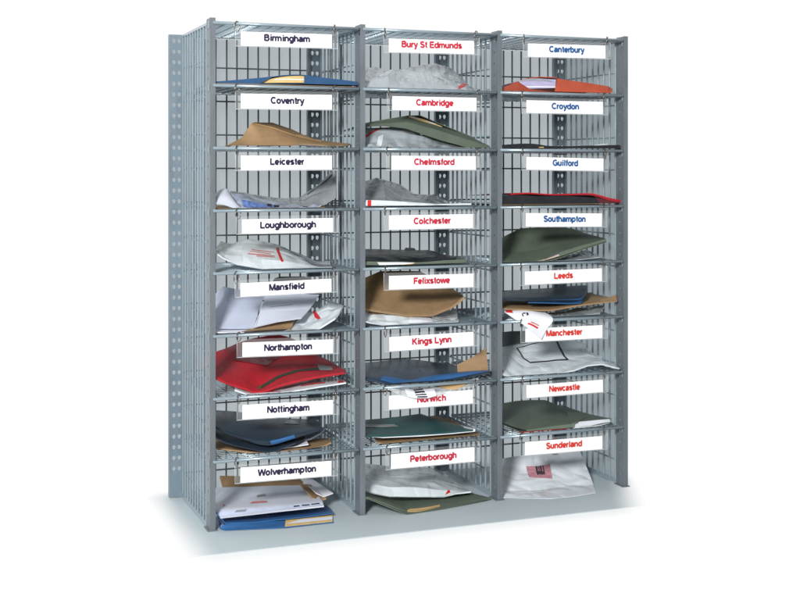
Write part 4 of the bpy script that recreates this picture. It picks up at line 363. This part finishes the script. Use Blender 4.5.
def text_mesh(s, width, m):
    bm = bmesh.new(); x = 0; hw = .098; n = 0
    for ch in s:
        adv, strokes = GL[ch]
        for st in strokes:
            P = [Vector((px+x, py)) for px, py in st]; L = []; closed = (P[0]-P[-1]).length < 1e-4
            for i, q in enumerate(P):
                d0 = (P[i]-P[i-1]) if i else ((P[-1]-P[-2]) if closed else P[1]-P[0]); d1 = (P[i+1]-P[i]) if i < len(P)-1 else ((P[1]-P[0]) if closed else d0)
                d0.normalize(); d1.normalize(); d = (d0+d1).normalized(); nn = Vector((-d.y, d.x)); k = hw/max(.5, nn.dot(Vector((-d0.y, d0.x))))
                L.append((bm.verts.new((q.x+nn.x*k, -n*.004, q.y+nn.y*k)), bm.verts.new((q.x-nn.x*k, -n*.004, q.y-nn.y*k))))
            for i in range(len(L)-1): bm.faces.new((L[i][1], L[i+1][1], L[i+1][0], L[i][0]))
            n = (n+1) % 7
        x += adv
    me = bpy.data.meshes.new('lettering'); bm.to_mesh(me); bm.free()
    xs = [v.co.x for v in me.vertices]; k = width/(max(xs)-min(xs)); mid = (max(xs)+min(xs))/2; kz = .0126/.716
    for v in me.vertices: v.co = Vector(((v.co.x-mid)*k, v.co.y*.005, v.co.z*kz))
    return me
COLWORD = ['navy', 'crimson', 'blue']
for ci, r, word, cx, cz, w, h, roll, tx, tw in CARDS:
    rz = rowz(r); y = -.0078
    t = empty('name_card_holder', (cx, y, cz))
    tm = ('textnavy','textred','textblue' if r < 4 else 'textscarlet')[ci]; cw = ('navy','crimson','blue' if r < 4 else 'red')[ci]
    tag(t, 'white name card reading %s in %s letters, hanging on two rings' % (word, cw), 'name card', 'name cards hanging from the shelf rods')
    t.rotation_euler = (0, -roll, 0)
    bm = bmesh.new(); box(bm, -w/2, w/2, 0, .0005, -h/2, h/2); obj('card', bm, 'card', t)
    lt = link('lettering', text_mesh(word, tw, tm), tm, t); lt.location = (tx, -.0006, -.0031 if r == 0 else -.0041)
    bl, br = -w/2-.0105, w/2+.0125
    bm = bmesh.new(); box(bm, bl, br, .0008, .0014, -h/2-.0012, h/2+.006); obj('clear_sleeve', bm, 'sleeve', t)
    bm = bmesh.new()
    wire(bm, [(bl,.0011,h/2+.006),(bl,.0011,-h/2-.0012),(br,.0011,-h/2-.0012),(br,.0011,h/2+.006)], .0008, 6)
    obj('sleeve_edge', bm, 'sleeveedge', t)
    for sx, lx in ((-1, bl+.0045), (1, br-.0045)):
        wx = Vector((lx, 0, h/2+.003)); wx.rotate(t.rotation_euler)
        top = rz + .0048; bot = cz + wx.z - .0025
        bm = bmesh.new(); cz_ = (top+bot)/2; rr = (top-bot)/2; yaw = R(random.uniform(28, 62)); tilt = random.uniform(-.15,.15)
        pts = []
        for i in range(22):
            a = 2*math.pi*i/22; ry = .0086*math.cos(a)
            pts.append((lx + ry*math.sin(yaw)*.8 + tilt*rr*math.sin(a)*.3, .0055 + ry*math.cos(yaw)*.92, cz_-cz+rr*math.sin(a)))
        wire(bm, pts, .00105, 6, True)
        rg = obj('ring', bm, 'ringmetal', t, True)
# ---------------------------------------------------------------- mail: sheets and bags from point grids
def crom(P, n):
    k = len(P); E = [2*P[0]-P[1]] + P + [2*P[-1]-P[-2]]; o = []
    for i in range(n+1):
        x = i/n*(k-1); j = min(int(x), k-2); t = x-j; a, b, c, d = E[j:j+4]
        o.append(.5*((2*b)+(c-a)*t+(2*a-5*b+4*c-d)*t*t+(3*b-a-3*c+d)*t**3))
    return o
def lin(P, n):
    k = len(P); o = []
    for i in range(n+1):
        x = i/n*(k-1); j = min(int(x), k-2); t = x-j; o.append(P[j]*(1-t)+P[j+1]*t)
    return o
def pad(P, n):                                             # every row to the same count
    return P if len(P) == n else lin(P, n-1)
def surface(p, zmin):
    G = [[Vector(a) for a in r] for r in p['g']]
    m = max(len(r) for r in G); G = [pad(r, m) for r in G]
    fac = p.get('fac', 0)
    if fac:                                                # crumpled film: subdivide, push the points about, keep straight folds between them
        rnd = random.Random(len(p['n']) + int(abs(G[0][0].x*1e4)) + int(abs(G[0][0].z*1e4)))
        if not p.get('cr'):
            G = [lin(r, 2*(m-1)) for r in G]
            C = [lin([r[i] for r in G], 2*(len(G)-1)) for i in range(2*m-1)]
            G = [[C[i][j].copy() for i in range(2*m-1)] for j in range(len(C[0]))]
            m = 2*m-1
        K = len(G); Q = [[v.copy() for v in r] for r in G]
        for j in range(1, K):
            for i in range(m):
                a = Q[j][min(i+1,m-1)]-Q[j][max(i-1,0)]; b = Q[min(j+1,K-1)][i]-Q[j-1][i]; nn = a.cross(b)
                if nn.length < 1e-12: continue
                w_ = .35 if (j == K-1 or i in (0, m-1)) else 1
                G[j][i] = Q[j][i] + nn.normalized()*rnd.uniform(-fac, fac)*w_ + (a*rnd.uniform(-.17,.17) + b*rnd.uniform(-.15,.15))*w_*(0 if (p.get('dec') or j == K-1 or i in (0, m-1)) else 1)
    seg = 10 if p.get('wr', 0) > .0009 else 6
    nu = max(12, (m-1)*seg); nv = max(10, (len(G)-1)*seg)
    if fac: nu, nv = (m-1)*(10 if p.get('cr') else 6), (len(G)-1)*(10 if p.get('cr') else 6)
    if p['k'][0] == 'l' and not p.get('wr'): nu = (m-1)*4
    if p['k'][1] == 'l' and not p.get('wr'): nv = (len(G)-1)*3
    fu = lin if (p['k'][0] == 'l' or fac) else crom; fv = lin if (p['k'][1] == 'l' or fac) else crom
    Rw = [fu(r, nu) for r in G]
    C = [fv([r[i] for r in Rw], nv) for i in range(nu+1)]
    S = [[C[i][j].copy() for i in range(nu+1)] for j in range(nv+1)]
    def nor(S, j, i):
        a = S[j][min(i+1, nu)] - S[j][max(i-1, 0)]; b = S[min(j+1, nv)][i] - S[max(j-1, 0)][i]
        n = a.cross(b)
        return n.normalized() if n.length > 1e-12 else Vector((0,0,1))
    N = [[nor(S, j, i) for i in range(nu+1)] for j in range(nv+1)]
    wr = p.get('wr', 0)
    if wr:
        off = Vector((len(p['n'])*3.1, p['g'][0][0][0]*50, p['g'][0][0][2]*70))
        for j in range(nv+1):
            for i in range(nu+1):
                q = S[j][i]
                h = noise.noise(q*16+off)*.9
                if p.get('cr') or wr > .0014:
                    w2 = q + .012*Vector((noise.noise(q*22+off), noise.noise(q*22-off), noise.noise(q*19+2*off)))
                    h += 1.0 - 2.6*abs(noise.noise(w2*28+off)) - .9*abs(noise.noise(w2*62-off))
                    if p.get('cr') and not fac: h += 1.6 - 4.2*abs(noise.noise(w2*Vector((13, 13, 9)).x + off)) if False else 1.5 - 4.0*abs(noise.noise(w2*14+off*.7))
                else: h += .5*noise.noise(q*45+off)
                e = min(1, 4*min(i/nu, 1-i/nu)+.25) * min(1, 5*min(j/nv, 1-j/nv)+.15)
                S[j][i] = q + N[j][i]*wr*h*e
        N = [[nor(S, j, i) for i in range(nu+1)] for j in range(nv+1)]
    if zmin is not None:
        for r in S:
            for q in r:
                if q.z < zmin + .0008: q.z = zmin + .0008
    return S, N, nu, nv
def sheet(p, zmin, parent):
    global LAY
    LAY = (LAY + 1) % 9
    if zmin is not None: zmin += .0004 + .00022*LAY
    S, N, nu, nv = surface(p, zmin)
    org = S[0][nu//2].copy()
    bm = bmesh.new(); t = p['t']; pil = p.get('pil', 0)
    top = [[bm.verts.new(q) for q in r] for r in S]; bot = []
    for j in range(nv+1):
        row = []
        for i in range(nu+1):
            u, v = i/nu, j/nv
            b = S[j][i] - N[j][i]*(t + pil*(16*u*(1-u)*v*(1-v))**.5)
            if zmin is not None and b.z < zmin: b.z = zmin
            row.append(bm.verts.new(b))
        bot.append(row)
    for j in range(nv):
        for i in range(nu):
            bm.faces.new((top[j][i], top[j][i+1], top[j+1][i+1], top[j+1][i]))
            bm.faces.new((bot[j+1][i], bot[j+1][i+1], bot[j][i+1], bot[j][i]))
    ring = [(0,i) for i in range(nu)] + [(j,nu) for j in range(nv)] + [(nv,i) for i in range(nu,0,-1)] + [(j,0) for j in range(nv,0,-1)]
    for a, b in zip(ring, ring[1:]+ring[:1]):
        bm.faces.new((top[b[0]][b[1]], top[a[0]][a[1]], bot[a[0]][a[1]], bot[b[0]][b[1]]))
    me = bpy.data.meshes.new(p['n']); bm.to_mesh(me); bm.free()
    if p['k'] != 'll' or p.get('wr'):
        for f in me.polygons: f.use_smooth = True
        me.set_sharp_from_angle(angle=R(11 if p.get('fac') else 38))
    o = link(p['n'], me, p['m'], parent)
    for di, (dn, dm, uv) in enumerate(p.get('dec', [])):
        k = 14; b2 = bmesh.new(); gv = []
        h = .0006 + .0001*di
        for jj in range(k+1):
            row = []
            for ii in range(k+1):
                s_, t_ = ii/k, jj/k
                u = (uv[0][0]*(1-s_)+uv[1][0]*s_)*(1-t_) + (uv[3][0]*(1-s_)+uv[2][0]*s_)*t_
                v = (uv[0][1]*(1-s_)+uv[1][1]*s_)*(1-t_) + (uv[3][1]*(1-s_)+uv[2][1]*s_)*t_
                x, y = u*nu, v*nv; i, j = min(int(x), nu-1), min(int(y), nv-1); fx, fy = x-i, y-j
                q = (S[j][i]*(1-fx)+S[j][i+1]*fx)*(1-fy) + (S[j+1][i]*(1-fx)+S[j+1][i+1]*fx)*fy
                row.append(b2.verts.new(q + N[j][i]*h))
            gv.append(row)
        for jj in range(k):
            for ii in range(k): b2.faces.new((gv[jj][ii], gv[jj][ii+1], gv[jj+1][ii+1], gv[jj+1][ii]))
        me2 = bpy.data.meshes.new(dn); b2.to_mesh(me2); b2.free()
        for f in me2.polygons: f.use_smooth = True
        link(dn, me2, dm, o)
    return o
LAY = 0
def shift(o, v):                                           # object origin to where the thing stands
    for c in [o] + list(o.children_recursive):
        if c.data: c.data.transform(Matrix.Translation(-v))
GROUP = {'envelope':'envelopes in the compartments','folder':'folders in the compartments','mailing bag':'plastic mailing bags in the compartments','letter':'letters in the compartments','letters':'letters in the compartments','pouch':'pouches in the compartments'}
for it in ITEMS:
    ps = it['parts']
    g0 = ps[0]['g'][0]; base = Vector((sum(a[0] for a in g0)/len(g0), sum(a[1] for a in g0)/len(g0), it['z']))
    if len(ps) == 1:
        o = sheet(ps[0], None if ps[0].get('free') else it['z'], None); o.name = it['name']
        shift(o, base); o.location = base
    else:
        o = empty(it['name'], base)
        for p in ps:
            c = sheet(p, None if p.get('free') else it['z'], None); shift(c, base); c.parent = o
    tag(o, it['label'], it['cat'], GROUP.get(it['cat']))
# ---------------------------------------------------------------- the grey counter, its ends softened into the white studio
m, nt, p, o = nodes('counter')
p.inputs['Roughness'].default_value = .5
tc = nt.nodes.new('ShaderNodeTexCoord'); sp = nt.nodes.new('ShaderNodeSeparateXYZ'); nt.links.new(tc.outputs['Object'], sp.inputs[0])
nz = nt.nodes.new('ShaderNodeTexNoise'); nz.inputs['Scale'].default_value = 9; nt.links.new(tc.outputs['Object'], nz.inputs['Vector'])
rp = nt.nodes.new('ShaderNodeValToRGB'); rp.color_ramp.elements[0].color = (.44,.52,.555,1); rp.color_ramp.elements[1].color = (.50,.58,.615,1)
nt.links.new(nz.outputs[0], rp.inputs[0]); nt.links.new(rp.outputs[0], p.inputs['Base Color'])
def ss(src, a, b, lo=0.):
    mr = nt.nodes.new('ShaderNodeMapRange'); mr.interpolation_type = 'SMOOTHSTEP'
    mr.inputs['From Min'].default_value = a; mr.inputs['From Max'].default_value = b; mr.inputs['To Min'].default_value = lo
    nt.links.new(src, mr.inputs['Value']); return mr.outputs[0]
def mul(a, b):
    q = nt.nodes.new('ShaderNodeMath'); q.operation = 'MULTIPLY'; nt.links.new(a, q.inputs[0]); nt.links.new(b, q.inputs[1]); return q.outputs[0]
dg = nt.nodes.new('ShaderNodeMath'); dg.operation = 'MULTIPLY_ADD'; dg.inputs[1].default_value = -.52
nt.links.new(sp.outputs[1], dg.inputs[0]); nt.links.new(sp.outputs[0], dg.inputs[2])
al = mul(mul(ss(sp.outputs[0], -.088, -.005), mul(ss(sp.outputs[0], 1.0, .925), ss(dg.outputs[0], .955, .855))), mul(mul(ss(sp.outputs[2], -.024, -.002), ss(sp.outputs[1], -.1402, -.1388, .34)), ss(sp.outputs[1], .33, .27)))
nt.links.new(al, p.inputs['Alpha']); MATS['counter'] = m
bm = bmesh.new(); box(bm, -.2, 1.12, -.1405, .36, -.03, 0)
bmesh.ops.bevel(bm, geom=[e for e in bm.edges if all(abs(v.co.z) < 1e-6 and v.co.y < 0 for v in e.verts)], offset=.0015, segments=2, affect='EDGES')
ct = obj('counter', bm, 'counter'); ct['kind'] = 'structure'
# ---------------------------------------------------------------- white studio and lamps
w = bpy.data.worlds.new('World'); scene.world = w; w.use_nodes = True
nt = w.node_tree; bg = nt.nodes['Background']
tc = nt.nodes.new('ShaderNodeTexCoord'); sp = nt.nodes.new('ShaderNodeSeparateXYZ'); nt.links.new(tc.outputs['Generated'], sp.inputs[0])
mr = nt.nodes.new('ShaderNodeMapRange'); mr.interpolation_type = 'SMOOTHSTEP'
mr.inputs['From Min'].default_value = -.3; mr.inputs['From Max'].default_value = .45; mr.inputs['To Min'].default_value = .44; mr.inputs['To Max'].default_value = 1.03
nt.links.new(sp.outputs[1], mr.inputs['Value'])
nt.links.new(mr.outputs[0], bg.inputs['Strength']); bg.inputs['Color'].default_value = (1, 1, 1, 1)
def area(name, loc, target, size, power, col=(1,1,1)):
    l = bpy.data.lights.new(name, 'AREA'); l.energy = power; l.size = size; l.shape = 'DISK'; l.color = col
    o = bpy.data.objects.new(name, l); COL.objects.link(o); o.location = loc
    o.rotation_euler = (Vector(target)-Vector(loc)).to_track_quat('-Z', 'Y').to_euler()
    return o
area('key_lamp', (-1.45, -2.5, 1.5), (.45, .05, .45), 0.6, 130, (1, .985, .96))
# ---------------------------------------------------------------- camera
cam = bpy.data.cameras.new('camera'); co = bpy.data.objects.new('camera', cam); COL.objects.link(co)
cam.sensor_width = 36; cam.lens = 1240.97/800*36; cam.shift_y = -(300-170.58)/800; cam.clip_end = 100
co.location = (-.517761, -2.30811, .550245+B0); co.rotation_euler = (R(90), 0, -.372136)
scene.camera = co
scene.view_settings.view_transform = 'Standard'; scene.view_settings.look = 'None'; scene.view_settings.exposure = 0; scene.view_settings.gamma = 1
scene.render.resolution_x = 1024; scene.render.resolution_y = 768
scene.render.engine = 'CYCLES'
scene.cycles.max_bounces = 8; scene.cycles.transparent_max_bounces = 24
